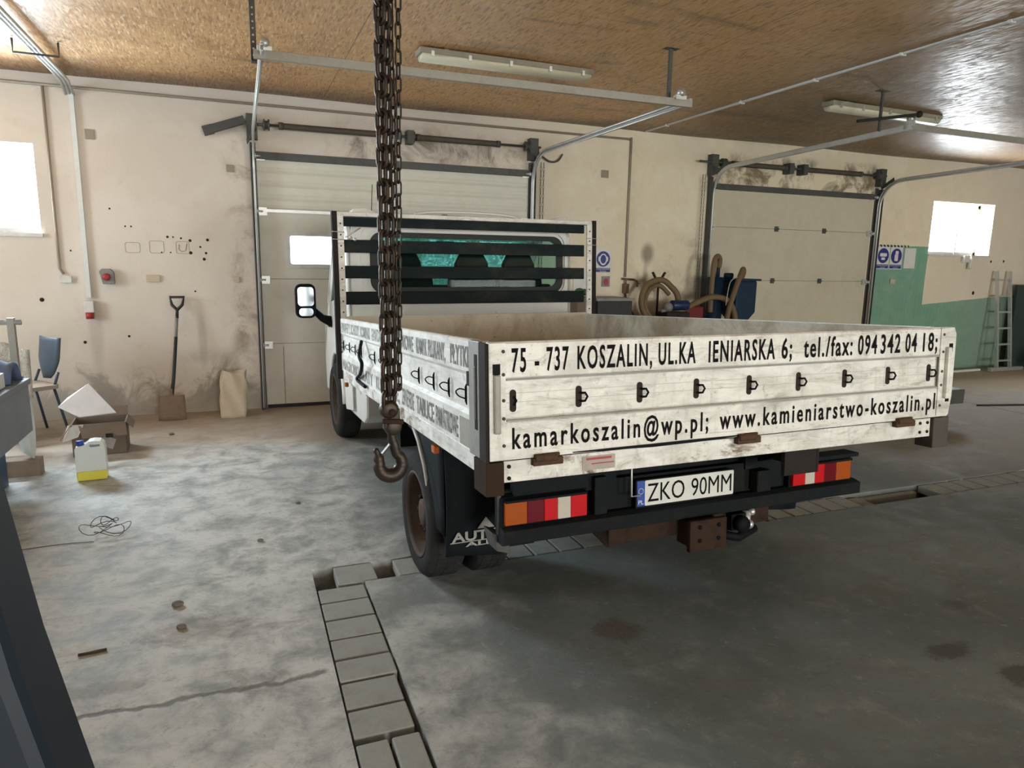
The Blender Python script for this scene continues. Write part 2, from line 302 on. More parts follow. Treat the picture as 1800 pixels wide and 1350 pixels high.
M = {
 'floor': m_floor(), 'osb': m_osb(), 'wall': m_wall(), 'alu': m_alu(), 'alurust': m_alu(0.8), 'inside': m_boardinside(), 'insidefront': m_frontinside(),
 'paver': worn('concrete_paver', (0.36, 0.378, 0.362), (0.22, 0.22, 0.205), 0.5, 9, 0.9, 0, 0.3),
 'pit': flat('channel_dirt', (0.05, 0.045, 0.04), 0.95),
 'spring': worn('dusty_spring_steel', (0.12, 0.10, 0.082), (0.06, 0.045, 0.035), 0.6, 12, 0.7, 0.2),
 'capgrey': worn('grey_worn_aluminium', (0.30, 0.30, 0.28), (0.12, 0.1, 0.08), 0.5, 9, 0.5, 0.2),
 'groove': flat('groove_line', (0.56, 0.555, 0.52), 0.6),
 'galv': worn('galvanised_steel', (0.62, 0.63, 0.62), (0.35, 0.33, 0.3), 0.4, 8, 0.42, 0.7),
 'galvdark': worn('dull_grey_steel', (0.10, 0.10, 0.095), (0.06, 0.05, 0.04), 0.6, 8, 0.6, 0.3),
 'beam': worn('grey_painted_steel', (0.34, 0.33, 0.29), (0.2, 0.17, 0.13), 0.5, 8, 0.55, 0.3),
 'plastic_white': flat('white_plastic', (0.72, 0.71, 0.68), 0.5),
 'conduit': worn('painted_conduit', (0.33, 0.28, 0.22), (0.2, 0.16, 0.12), 0.5, 8, 0.7),
 'duct': worn('white_cable_duct', (0.72, 0.74, 0.72), (0.4, 0.38, 0.34), 0.3, 5, 0.5),
 'door': worn('cream_door_panel', (0.60, 0.555, 0.43), (0.42, 0.37, 0.27), 0.4, 2, 0.5),
 'door_lit': worn('lit_door_panel', (0.70, 0.685, 0.61), (0.5, 0.47, 0.4), 0.35, 2, 0.5),  # lighter copy of the cream panel, left window light put into the colour
 'rubber': worn('tyre_rubber', (0.026, 0.027, 0.028), (0.075, 0.07, 0.062), 0.6, 10, 0.95, 0.0, 0.15, (1, 1, 1), 0.15),
 'rim': worn('rusty_wheel_rim', (0.075, 0.052, 0.04), (0.035, 0.02, 0.013), 0.8, 14, 0.75, 0.2, 0.4),
 'black': flat('black_plastic', (0.007, 0.009, 0.011), 0.65, 0, 0.12),
 'blacksoft': worn('black_rubber_sheet', (0.010, 0.014, 0.017), (0.035, 0.035, 0.033), 0.5, 6, 0.8, 0.0, 0.15, (1, 1, 1), 0.12),
 'chassis': worn('sooty_chassis_steel', (0.014, 0.018, 0.020), (0.035, 0.027, 0.02), 0.6, 9, 0.85, 0.0, 0.4, (1, 1, 1), 0.08),
 'rust': worn('rusty_steel', (0.045, 0.029, 0.021), (0.016, 0.012, 0.010), 0.8, 16, 0.9, 0.0, 0.5, (1, 1, 1), 0.1),
 'rusthinge': worn('rusted_hinge_steel', (0.10, 0.058, 0.036), (0.03, 0.02, 0.013), 0.8, 24, 0.85, 0.1, 0.5),
 'postbrown': worn('weathered_corner_post', (0.085, 0.075, 0.062), (0.04, 0.03, 0.022), 0.7, 8, 0.7, 0.1),
 'slat': worn('dark_painted_slat', (0.010, 0.019, 0.022), (0.09, 0.08, 0.06), 0.5, 4, 0.65, 0.0, 0.1, (0.5, 1, 1), 0.12),
 'darkpost': flat('dark_post_steel', (0.032, 0.027, 0.025), 0.7, 0.0, 0.12),
 'vanwhite': worn('white_van_paint', (0.74, 0.74, 0.71), (0.45, 0.42, 0.37), 0.3, 3, 0.3, 0, 0.02),
 'seal': flat('black_window_seal', (0.008, 0.010, 0.010), 0.5, 0, 0.3),
 'seat': flat('dark_seat_fabric', (0.012, 0.018, 0.018), 0.95, 0, 0.2),
 'ink': flat('black_lettering', (0.010, 0.010, 0.010), 0.8, 0, 0.1),
 'inkworn': flat('worn_grey_lettering', (0.20, 0.20, 0.19), 0.6),
 'inkpale': flat('faded_lettering', (0.38, 0.38, 0.36), 0.7),
 'platewhite': flat('number_plate_white', (0.80, 0.81, 0.76), 0.35, 0, 0.5, 0.05),
 'plateblue': flat('number_plate_blue', (0.015, 0.07, 0.40), 0.35),
 'lamp_red': flat('red_lens', (0.62, 0.012, 0.018), 0.12, 0, 0.6, 0.05),
 'lamp_darkred': flat('dark_red_lens', (0.14, 0.006, 0.016), 0.15, 0, 0.6, 0.05),
 'lamp_amber': flat('amber_lens', (0.42, 0.09, 0.012), 0.15, 0, 0.6, 0.05),
 'lamp_white': flat('clear_lens', (0.62, 0.58, 0.50), 0.12, 0, 0.6, 0.05),
 'chain': worn('oily_rusty_chain', (0.042, 0.032, 0.025), (0.10, 0.06, 0.035), 0.6, 30, 0.5, 0.6),
 'hook': worn('old_hook_steel', (0.045, 0.038, 0.032), (0.09, 0.06, 0.04), 0.5, 20, 0.45, 0.6),
 'card': m_card(), 'paper': flat('white_paper', (0.80, 0.83, 0.88), 0.8, 0, 0.3, 0.04),
 'label': flat('paper_label', (0.48, 0.44, 0.40), 0.8),
 'navy': flat('dark_navy_paint', (0.012, 0.022, 0.038), 0.5),
 'navyleg': flat('blue_painted_steel', (0.03, 0.07, 0.13), 0.5),
 'bench': worn('blue_grey_bench_board', (0.22, 0.235, 0.26), (0.14, 0.14, 0.15), 0.5, 5, 0.6),
 'slab': flat('pale_slab', (0.72, 0.76, 0.74), 0.4, 0, 0.5, 0.05),
 'denim': worn('blue_grey_cloth', (0.14, 0.19, 0.30), (0.07, 0.1, 0.17), 0.6, 12, 0.95),
 'lilac': flat('pale_cloth', (0.62, 0.62, 0.85), 0.9),
 'chairblue': flat('dark_blue_chair_plastic', (0.055, 0.085, 0.13), 0.5),
 'seatbeige': flat('beige_seat_pad', (0.45, 0.39, 0.33), 0.8),
 'spade': worn('muddy_spade_blade', (0.25, 0.19, 0.14), (0.14, 0.1, 0.08), 0.5, 12, 0.8),
 'shaft': flat('dark_green_shaft', (0.02, 0.035, 0.035), 0.5),
 'grip': flat('black_grip', (0.02, 0.018, 0.022), 0.5),
 'sack': worn('beige_paper_sack', (0.56, 0.48, 0.37), (0.38, 0.31, 0.23), 0.4, 6, 0.9),
 'redplastic': flat('red_plastic', (0.42, 0.03, 0.035), 0.45),
 'greybox': flat('grey_box_plastic', (0.24, 0.25, 0.24), 0.5),
 'bluecap': flat('blue_cap', (0.02, 0.07, 0.42), 0.45),
 'signblue': flat('sign_blue', (0.02, 0.03, 0.24), 0.4, 0, 0.5, 0.05),
 'signwhite': flat('sign_white', (0.74, 0.74, 0.72), 0.5, 0, 0.5, 0.05),
 'pumpblue': worn('blue_machine_paint', (0.006, 0.028, 0.06), (0.006, 0.012, 0.018), 0.5, 7, 0.6),
 'motorblue': flat('dark_blue_motor_paint', (0.012, 0.03, 0.10), 0.4),
 'hose': worn('tan_suction_hose', (0.18, 0.125, 0.065), (0.12, 0.08, 0.04), 0.5, 12, 0.6),
 'redpaint': worn('dark_red_paint', (0.17, 0.018, 0.022), (0.06, 0.02, 0.02), 0.5, 9, 0.5),
 'cabinet': flat('charcoal_cabinet', (0.022, 0.022, 0.02), 0.6),
 'board': flat('dark_green_board', (0.03, 0.05, 0.045), 0.6),
 'copper': worn('tarnished_brass', (0.20, 0.12, 0.07), (0.08, 0.05, 0.03), 0.5, 10, 0.5, 0.6),
 'green': flat('green_leaf', (0.04, 0.12, 0.03), 0.7),
 'blackcable': flat('black_cable', (0.02, 0.02, 0.02), 0.6),
 'wire': flat('rusty_wire', (0.10, 0.075, 0.06), 0.6, 0.5),
 'tanktube': flat('fluorescent_diffuser', (0.66, 0.63, 0.47), 0.35, 0, 0.5, 0.05),
 'lampbody': worn('grey_lamp_housing', (0.30, 0.28, 0.22), (0.14, 0.12, 0.09), 0.4, 6, 0.6),
 'stain': flat('dark_hole', (0.045, 0.035, 0.03), 0.95, 0, 0.1),
 'trimblack': flat('rubber_seal_black', (0.03, 0.03, 0.035), 0.8),
 'mirror': flat('mirror_face', (0.32, 0.36, 0.40), 0.15, 0.9),
 'dash': flat('dark_dashboard', (0.02, 0.022, 0.024), 0.7),
 'floorbed': worn('dirty_plywood_bed', (0.13, 0.10, 0.07), (0.05, 0.04, 0.03), 0.6, 5, 0.85),
 'stone': worn('grey_rubble', (0.20, 0.185, 0.17), (0.1, 0.09, 0.08), 0.5, 20, 0.95),
 'pane': m_glass('hazy_window_pane', (0.95, 0.98, 1.0), 0.92, 0.3),
 'screen': m_glass('tinted_windscreen', (0.42, 0.72, 0.68), 0.95, 0.03, 0.75),
 'rearglass': m_glass('tinted_rear_glass', (0.80, 0.93, 0.90), 0.996, 0.02),
 'film': None, 'jug': None, 'fluid': None,
}
def m_film():
    t = NT('crinkled_plastic_film')
    n = t.noise(t.coord(), 14, 5, 0.7, 1.5)
    t.bump(n, 0.9, 0.03)
    t.done(t.mix(t.ramp(n, 0.4, 0.6), (0.55, 0.48, 0.38), (0.72, 0.68, 0.6)), 0.18, 0, 0.9)
    return t.m
M['film'] = m_film()
def m_jug():
    t = NT('milky_canister_plastic')
    t.done((0.72, 0.78, 0.78), 0.35, 0, 0.5)
    t.b.inputs['Subsurface Weight'].default_value = 0.0
    t.b.inputs['Transmission Weight'].default_value = 0.0
    return t.m
M['jug'] = m_jug()
def m_fluid():
    t = NT('yellow_fluid_seen_through_plastic')
    t.done((0.80, 0.74, 0.10), 0.3)
    return t.m
M['fluid'] = m_fluid()

# ------------------------------------------------------------------ mesh helpers
class MB:
    """collects shapes, build() links them as one mesh object"""
    def __init__(s): s.v = []; s.f = []; s.sm = []
    def add(s, vs, fs, smooth=False):
        o = len(s.v); s.v += [tuple(v) for v in vs]; s.f += [tuple(i+o for i in f) for f in fs]; s.sm += [smooth]*len(fs); return s
    def box(s, x0, x1, y0, y1, z0, z1, mat=None):
        vs = [Vector((x, y, z)) for z in (z0, z1) for y in (y0, y1) for x in (x0, x1)]
        if mat is not None: vs = [mat @ v for v in vs]
        return s.add(vs, [(0, 2, 3, 1), (4, 5, 7, 6), (0, 1, 5, 4), (2, 6, 7, 3), (0, 4, 6, 2), (1, 3, 7, 5)])
    def bar(s, p0, p1, w, h, up=(0, 0, 1)):
        p0, p1 = Vector(p0), Vector(p1); d = (p1-p0); L = d.length; d.normalize()
        u = Vector(up); sx = d.cross(u)
        if sx.length < 1e-4: sx = d.cross(Vector((1, 0, 0)))
        sx.normalize(); u = sx.cross(d)
        m = Matrix((sx, d, u)).transposed().to_4x4(); m.translation = p0
        return s.box(-w/2, w/2, 0, L, -h/2, h/2, m)
    def prism(s, poly, axis, a, b, smooth=False):
        """poly: 2D points in the plane of the two other axes (order xyz), extruded along axis a..b"""
        def mk(p, t):
            if axis == 'x': return (t, p[0], p[1])
            if axis == 'y': return (p[0], t, p[1])
            return (p[0], p[1], t)
        n = len(poly)
        vs = [mk(p, a) for p in poly]+[mk(p, b) for p in poly]
        fs = [tuple(range(n))[::-1], tuple(range(n, 2*n))]+[(i, (i+1) % n, n+(i+1) % n, n+i) for i in range(n)]
        return s.add(vs, fs, smooth)
    def tube(s, pts, r, n=10, closed=False, caps=True, smooth=True):
        pts = [Vector(p) for p in pts]; k = len(pts)
        rr = r if isinstance(r, (list, tuple)) else [r]*k
        T = []
        for i in range(k):
            a = pts[(i-1) % k] if (closed or i > 0) else pts[0]; b = pts[(i+1) % k] if (closed or i < k-1) else pts[-1]
            T.append((b-a).normalized())
        up = Vector((0, 0, 1)) if abs(T[0].z) < 0.9 else Vector((1, 0, 0))
        nrm = (up-T[0]*up.dot(T[0])).normalized()
        vs = []
        for i in range(k):
            nrm = (nrm-T[i]*nrm.dot(T[i]))
            nrm = nrm.normalized() if nrm.length > 1e-6 else T[i].orthogonal().normalized()
            bi = T[i].cross(nrm)
            for j in range(n):
                a = 2*PI*j/n; vs.append(pts[i]+(nrm*math.cos(a)+bi*math.sin(a))*rr[i])
        fs = []
        for i in range(k if closed else k-1):
            for j in range(n):
                a = i*n+j; b = i*n+(j+1) % n; c = ((i+1) % k)*n+(j+1) % n; d = ((i+1) % k)*n+j; fs.append((a, b, c, d))
        if not closed and caps: fs += [tuple(range(n))[::-1], tuple(range((k-1)*n, k*n))]
        return s.add(vs, fs, smooth)
    def cyl(s, p0, p1, r, n=16, r2=None): return s.tube([p0, p1], [r, r if r2 is None else r2], n)
    def lathe(s, prof, origin, axis='x', n=32, smooth=True, caps=True):
        """prof: (radius, height along axis)"""
        vs = []
        for (r, h) in prof:
            for j in range(n):
                a = 2*PI*j/n; c, q = r*math.cos(a), r*math.sin(a)
                p = {'x': (h, c, q), 'y': (c, h, q), 'z': (c, q, h)}[axis]
                vs.append(Vector(p)+Vector(origin))
        fs = [(i*n+j, i*n+(j+1) % n, (i+1)*n+(j+1) % n, (i+1)*n+j) for i in range(len(prof)-1) for j in range(n)]
        if caps: fs += [tuple(range(n))[::-1], tuple(range((len(prof)-1)*n, len(prof)*n))]
        return s.add(vs, fs, smooth)
    def ball(s, c, rx, ry=None, rz=None, n=14, m=9):
        ry = ry or rx; rz = rz or rx
        vs = []; fs = []
        for i in range(m+1):
            t = PI*i/m
            for j in range(n):
                a = 2*PI*j/n; vs.append((c[0]+rx*math.sin(t)*math.cos(a), c[1]+ry*math.sin(t)*math.sin(a), c[2]+rz*math.cos(t)))
        for i in range(m):
            for j in range(n): fs.append((i*n+j, i*n+(j+1) % n, (i+1)*n+(j+1) % n, (i+1)*n+j))
        return s.add(vs, fs, True)
    def grid(s, fn, nu, nv, smooth=True):
        vs = [fn(i/nu, j/nv) for i in range(nu+1) for j in range(nv+1)]
        fs = [(i*(nv+1)+j, (i+1)*(nv+1)+j, (i+1)*(nv+1)+j+1, i*(nv+1)+j+1) for i in range(nu) for j in range(nv)]
        return s.add(vs, fs, smooth)
    def plate(s, outline, holes, thick, mat):
        """2D outline with holes, thickness thick centred, placed by the 4x4 mat (local XY plane)"""
        cu = bpy.data.curves.new('tmp', 'CURVE'); cu.dimensions = '2D'; cu.fill_mode = 'BOTH'; cu.extrude = thick/2
        for pl in [outline]+list(holes):
            sp = cu.splines.new('POLY'); sp.points.add(len(pl)-1)
            for i, p in enumerate(pl): sp.points[i].co = (p[0], p[1], 0, 1)
            sp.use_cyclic_u = True
        o = bpy.data.objects.new('tmp', cu); me = bpy.data.meshes.new_from_object(o)
        s.add([mat @ v.co for v in me.vertices], [tuple(p.vertices) for p in me.polygons])
        bpy.data.objects.remove(o); bpy.data.curves.remove(cu); bpy.data.meshes.remove(me)
        return s
    def build(s, name, mat, parent=None, bevel=0.0, off=None, kind=None, label=None, solid=0.0, subd=0):
        me = bpy.data.meshes.new(name)
        vs = s.v if off is None else [tuple(Vector(v)-Vector(off)) for v in s.v]
        me.from_pydata(vs, [], s.f); me.update()
        me.polygons.foreach_set('use_smooth', s.sm)
        bm = bmesh.new(); bm.from_mesh(me); bmesh.ops.remove_doubles(bm, verts=bm.verts, dist=1e-6)
        bmesh.ops.recalc_face_normals(bm, faces=bm.faces); bm.to_mesh(me); bm.free()
        me.materials.append(mat)
        o = bpy.data.objects.new(name, me); COL.objects.link(o)
        if parent is not None: o.parent = parent
        if solid:
            md = o.modifiers.new('thickness', 'SOLIDIFY'); md.thickness = solid; md.offset = 0
        if bevel:
            md = o.modifiers.new('bevel', 'BEVEL'); md.width = bevel; md.segments = 2; md.limit_method = 'ANGLE'; md.angle_limit = 0.7
        if subd:
            md = o.modifiers.new('smooth', 'SUBSURF'); md.levels = subd; md.render_levels = subd
        if kind: o['kind'] = kind
        if label: o['label'] = label
        return o

def thing(name, label, cat, loc=(0, 0, 0), group=None, rot=None):
    o = bpy.data.objects.new(name, None); COL.objects.link(o); o.location = loc
    if rot is not None: o.rotation_euler = rot
    o['label'] = label; o['category'] = cat
    if group: o['group'] = group
    o.empty_display_size = 0.1
    return o
def tag(o, label, cat, group=None):
    o['label'] = label; o['category'] = cat
    if group: o['group'] = group
    return o
def rrect(x0, x1, y0, y1, r, n=6):
    pts = []
    for cx, cy, a0 in ((x1-r, y1-r, 0), (x0+r, y1-r, PI/2), (x0+r, y0+r, PI), (x1-r, y0+r, 3*PI/2)):
        for i in range(n+1):
            a = a0+PI/2*i/n; pts.append((cx+r*math.cos(a), cy+r*math.sin(a)))
    return pts
def circle(cx, cy, r, n=24, ry=None): return [(cx+r*math.cos(2*PI*i/n), cy+(ry or r)*math.sin(2*PI*i/n)) for i in range(n)]
def smooth_path(pts, k=8):
    P = [Vector(p) for p in pts]; out = []
    for i in range(len(P)-1):
        p0 = P[max(i-1, 0)]; p1 = P[i]; p2 = P[i+1]; p3 = P[min(i+2, len(P)-1)]
        for j in range(k):
            t = j/k
            out.append(0.5*((2*p1)+(p2-p0)*t+(2*p0-5*p1+4*p2-p3)*t*t+(-p0+3*p1-3*p2+p3)*t**3))
    out.append(P[-1]); return out
# frames: local X/Y of a plate -> 3D
def frame(origin, xd, yd):
    xd = Vector(xd).normalized(); yd = Vector(yd).normalized(); zd = xd.cross(yd)
    m = Matrix((xd, yd, zd)).transposed().to_4x4(); m.translation = Vector(origin); return m
def text_mb(mb, s, mat, x0, x1, y0, y1, thick=0.0006, bold=0.012, ref=None, track=1.0):
    """word fitted into the box x0..x1 (x) with capitals y0..y1, in plane mat"""
    cu = bpy.data.curves.new('tmp', 'FONT'); cu.body = s; cu.size = 1.0; cu.offset = bold; cu.extrude = 0.0; cu.resolution_u = 3; cu.space_character = track
    o = bpy.data.objects.new('tmp', cu); me = bpy.data.meshes.new_from_object(o)
    cr = bpy.data.curves.new('tmp', 'FONT'); cr.body = ref or 'H'; cr.size = 1.0; cr.offset = bold
    orf = bpy.data.objects.new('tmp', cr); mr = bpy.data.meshes.new_from_object(orf)
    rz = [v.co.y for v in mr.vertices]; b0, b1 = min(rz), max(rz)
    xs = [v.co.x for v in me.vertices]; a, b = min(xs), max(xs)
    vs = [mat @ Vector((x0+(v.co.x-a)/(b-a)*(x1-x0), y0+(v.co.y-b0)/(b1-b0)*(y1-y0), thick)) for v in me.vertices]
    mb.add(vs, [tuple(p.vertices) for p in me.polygons])
    for q in (o, orf): bpy.data.objects.remove(q)
    for q in (cu, cr): bpy.data.curves.remove(q)
    for q in (me, mr): bpy.data.meshes.remove(q)

ORD = ['first', 'second', 'third', 'fourth', 'fifth', 'sixth', 'seventh', 'eighth', 'ninth', 'tenth', 'eleventh', 'twelfth', 'thirteenth', 'fourteenth', 'fifteenth', 'sixteenth', 'seventeenth', 'eighteenth', 'nineteenth', 'twentieth', 'twenty-first', 'twenty-second', 'twenty-third', 'twenty-fourth', 'twenty-fifth', 'twenty-sixth']

# ------------------------------------------------------------------ the hall
D = 7.70          # inner face of the gate wall
X0, X1, Y0, H = -6.0, 14.5, -10.0, 3.2
CH = (0.285, 0.525)     # channel running toward the camera
LC = (3.285, 3.505)     # cross channel
def st(name, mb, mat, **k): return mb.build(name, mat, kind='structure', **k)

fl = MB()
def slab(x0, x1, y0, y1): fl.box(x0, x1, y0, y1, -0.2, 0.0)
slab(X0, X1, LC[1], D+0.4); slab(X0, CH[0], Y0, LC[1]); slab(CH[1], X1, Y0, LC[0]); slab(9.0, X1, LC[0], LC[1])
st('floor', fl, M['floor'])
st('trim_1', MB().box(CH[0]-0.02, CH[1]+0.02, Y0, LC[1], -0.24, -0.13).box(CH[0], 9.02, LC[0]-0.02, LC[1]+0.02, -0.241, -0.131), M['pit'])
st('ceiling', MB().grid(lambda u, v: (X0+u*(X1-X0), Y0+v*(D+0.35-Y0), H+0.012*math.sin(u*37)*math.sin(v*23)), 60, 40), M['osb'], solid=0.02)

# gate wall with its openings
WIN_L = (-3.0, -1.67, 1.77, 2.57); WIN_R = (9.86, 11.22, 1.81, 2.60)
G1 = (0.24, 3.20, 0, 2.62); G2 = (5.79, 8.63, 0, 2.62)
XZ = frame((0, D+0.175, 0), (1, 0, 0), (0, 0, 1))
def rc(q): return [(q[0], q[2]), (q[1], q[2]), (q[1], q[3]), (q[0], q[3])]
outline = [(X0, -0.1), (G1[0], -0.1), (G1[0], G1[3]), (G1[1], G1[3]), (G1[1], -0.1), (G2[0], -0.1), (G2[0], G2[3]), (G2[1], G2[3]), (G2[1], -0.1), (X1, -0.1), (X1, H), (X0, H)]
st('wall_front', MB().plate(outline, [rc(WIN_L), rc(WIN_R)], 0.35, XZ), M['wall'])
st('wall_left', MB().box(X0-0.2, X0, Y0, 3.6, 0, H).box(X0-0.2, X0, 6.4, D+0.35, 0, H).box(X0-0.2, X0, 3.6, 6.4, 0, 1.3).box(X0-0.2, X0, 3.6, 6.4, 2.7, H), M['wall'])
st('wall_right', MB().box(X1, X1+0.2, Y0, D+0.35, 0, H), M['wall'])
# rear wall: two gateways stand open behind the photographer
st('wall_back', MB().box(X0, 0.0, Y0-0.2, Y0, 0, H).box(3.0, 6.5, Y0-0.2, Y0, 0, H).box(9.5, X1, Y0-0.2, Y0, 0, H).box(0.0, 3.0, Y0-0.2, Y0, 2.9, H).box(6.5, 9.5, Y0-0.2, Y0, 2.9, H), M['wall'])
st('baseboard_front', MB().box(G1[0], G1[1], D-0.012, D+0.05, 0, 0.035).box(G2[0], G2[1], D-0.012, D+0.05, 0, 0.035), M['trimblack'])

for i, (q, yb) in enumerate(((WIN_L, D+0.25), (WIN_R, D+0.25))):
    x0, x1, z0, z1 = q
    wn = st('window_%d' % (i+1), MB().box(x0, x1, yb, yb+0.01, z0, z1), M['pane'])
    fr = MB()
    fr.box(x0, x0+0.05, yb-0.02, yb+0.04, z0, z1).box(x1-0.05, x1, yb-0.02, yb+0.04, z0, z1).box(x0, x1, yb-0.02, yb+0.04, z0, z0+0.05).box(x0, x1, yb-0.02, yb+0.04, z1-0.05, z1)
    fr.build('window_frame', M['plastic_white'], wn)
    MB().box(x0-0.015, x1+0.015, D-0.03, yb, z0-0.03, z0).build('window_sill', M['plastic_white'], wn)
    if i == 1:
        MB().box(x0+0.86, x0+0.885, yb-0.03, yb+0.03, z0, z1).build('glazing_bar', M['plastic_white'], wn)

# ------------------------------------------------------------------ sectional gates
YP = D+0.002
def gate(n, g, label, ribbed_top, windows, zs, hinges_x):
    root = thing('sectional_gate', label, 'gate', ((g[0]+g[1])/2, D, 0))
    off = root.location
    x0, x1 = g[0], g[1]
    for k in range(len(zs)-1):
        z0, z1 = zs[k], zs[k+1]
        gap = 0.002
        if ribbed_top and k == len(zs)-2:
            prof = []; nr = 4; hh = (z1-z0-gap*2)
            for r in range(nr):
                b = z0+gap+hh*r/nr
                prof += [(YP+0.020, b), (YP+0.002, b+0.03), (YP-0.006, b+hh/nr*0.45), (YP-0.001, b+hh/nr-0.035), (YP+0.020, b+hh/nr-0.002)]
            prof += [(YP+0.045, z1-gap), (YP+0.045, z0+gap)]
            p = MB().prism(prof, 'x', x0, x1).build('panel', M['door_lit' if n == 1 else 'door'], root, off=off)
        else:
            hol = []
            if k in windows:
                hol = [rrect(a, a+0.56, 1.515, 1.825, 0.02, 3) for a in windows[k]]
            p = MB().plate([(x0, z0+gap), (x1, z0+gap), (x1, z1-gap), (x0, z1-gap)], hol, 0.04, frame((0, YP+0.02, 0), (1, 0, 0), (0, 0, 1))).build('panel', M['door_lit' if n == 1 else 'door'], root, off=off)
            for h in hol:
                a0 = h[0][0]; xs = [q[0] for q in h]; xa, xb = min(xs), max(xs)
                pf = MB().plate(rrect(xa-0.03, xb+0.03, 1.485, 1.855, 0.025, 3), [rrect(xa+0.01, xb-0.01, 1.525, 1.815, 0.02, 3)], 0.012, frame((0, YP-0.006, 0), (1, 0, 0), (0, 0, 1))).build('window_surround', M['plastic_white'], p, off=off)
                MB().box(xa, xb, YP+0.02, YP+0.026, 1.515, 1.825).build('window_pane', M['pane'], p, off=off)
        if k:
            MB().box(x0, x1, YP+0.042, YP+0.05, z0-0.03, z0+0.03).build('seam_seal', M['trimblack'], p, off=off)
    for z in zs[1:-1]:
        for hx in hinges_x:
            h = MB().box(hx-0.03, hx+0.03, YP-0.012, YP, z-0.035, z+0.035).cyl((hx-0.04, YP-0.014, z), (hx+0.04, YP-0.014, z), 0.008, 8)
            h.build('hinge', M['galvdark'], root, off=off)
    for z in zs[1:]:
        for hx, sg in ((x0+0.035, -1), (x1-0.035, 1)):
            h = MB().box(hx-0.04, hx+0.04, YP-0.03, YP, z-0.05, z+0.03).cyl((hx, YP-0.045, z-0.01), (hx+sg*0.065, YP-0.045, z-0.01), 0.009, 8).cyl((hx+sg*0.04, YP-0.045, z-0.01), (hx+sg*0.065, YP-0.045, z-0.01), 0.024, 14)
            h.build('roller_bracket', M['galv'], root, off=off)
    return root
zs1 = [0.03, 0.69, 1.37, 2.06, 2.60]; zs2 = [0.03, 0.69, 1.39, 2.09, 2.60]
g1 = gate(1, G1, 'cream sectional garage gate behind the truck cab, with small windows and a ribbed top panel', True, {2: (0.52, 1.22, 1.92, 2.55)}, zs1, (1.2, 2.2))
g2 = gate(2, G2, 'cream sectional garage gate without windows, behind the blue pump', False, {}, zs2, (6.9, 7.75))
MB().box(G1[0]+0.02, G1[1]-0.02, YP-0.022, YP, 2.045, 2.075).build('stiffening_rail', M['galv'], g1, off=g1.location)
MB().box(0.42, 0.424, YP-0.004, YP, 0.03, 0.66).build('panel_seam', M['galvdark'], g1, off=g1.location)

# gate tracks, spring shafts, header bars
def track(x, name, label, yend, zend, sg):
    root = thing(name, label, 'gate track', (x, D-0.05, 0))
    off = root.location
    m = MB()
    ys = D-0.075
    # vertical angle and C rail
    m.box(x-0.028, x+0.028, D-0.012, D+0.002, 0, 2.72).box(x+sg*0.024-0.003, x+sg*0.024+0.003, D-0.11, D, 0, 2.70)
    m.build('vertical_angle', M['galvdark'], root, off=off)
    R = 0.34; zt = 2.80
    path = [(x-sg*0.004, ys, 0.02), (x-sg*0.004, ys, zt-R)]
    path += [(x-sg*0.004, ys-R+R*math.cos(a), zt-R+R*math.sin(a)) for a in [PI/2*i/10 for i in range(1, 11)]]
    path += [(x-sg*0.004, yend, zend)]
    q = MB()
    for dz in (-0.018, 0.018):
        pp = []
        for i, p in enumerate(path):
            if i <= 1: pp.append((p[0], p[1]+dz, p[2]))
            else:
                a = min(1.0, (i-1)/10)*PI/2
                pp.append((p[0], p[1]+dz*math.cos(a), p[2]+dz*math.sin(a)))
        q.tube(pp, 0.011, 8)
    # back web of the rail
    web = []
    for i in range(len(path)-1):
        p, r_ = Vector(path[i]), Vector(path[i+1])
        q.bar(p+Vector((sg*0.012, 0, 0)), r_+Vector((sg*0.012, 0, 0)), 0.004, 0.045, up=(0, 1, 0.3) if i < 6 else (0, 0, 1))
    q.build('curved_rail', M['galv'], root, off=off)
    b = MB().box(x-0.05, x+0.05, D-0.10, D-0.002, 2.74, 2.98).bar((x+sg*0.05, D-0.03, 2.72), (x-sg*0.03, D-0.3, 2.82), 0.006, 0.05)
    b.build('end_bearing_plate', M['galvdark'], root, off=off)
    MB().lathe([(0.02, 0), (0.055, 0.0), (0.055, 0.01), (0.04, 0.014), (0.04, 0.04), (0.055, 0.044), (0.055, 0.055)], (x-sg*0.11, D-0.084, 2.885), 'x', 20).build('cable_drum', M['galvdark'], root, off=off)
    return root
t1 = track(0.205, 'gate_track', 'galvanised gate track left of the cream gate with windows', 4.78, 2.86, -1)
t2 = track(3.235, 'gate_track', 'galvanised gate track right of the cream gate with windows', 4.62, 2.80, 1)
t3 = track(5.75, 'gate_track', 'galvanised gate track left of the windowless cream gate', 4.80, 2.86, -1)
t4 = track(8.67, 'gate_track', 'galvanised gate track right of the windowless cream gate', 4.80, 2.86, 1)

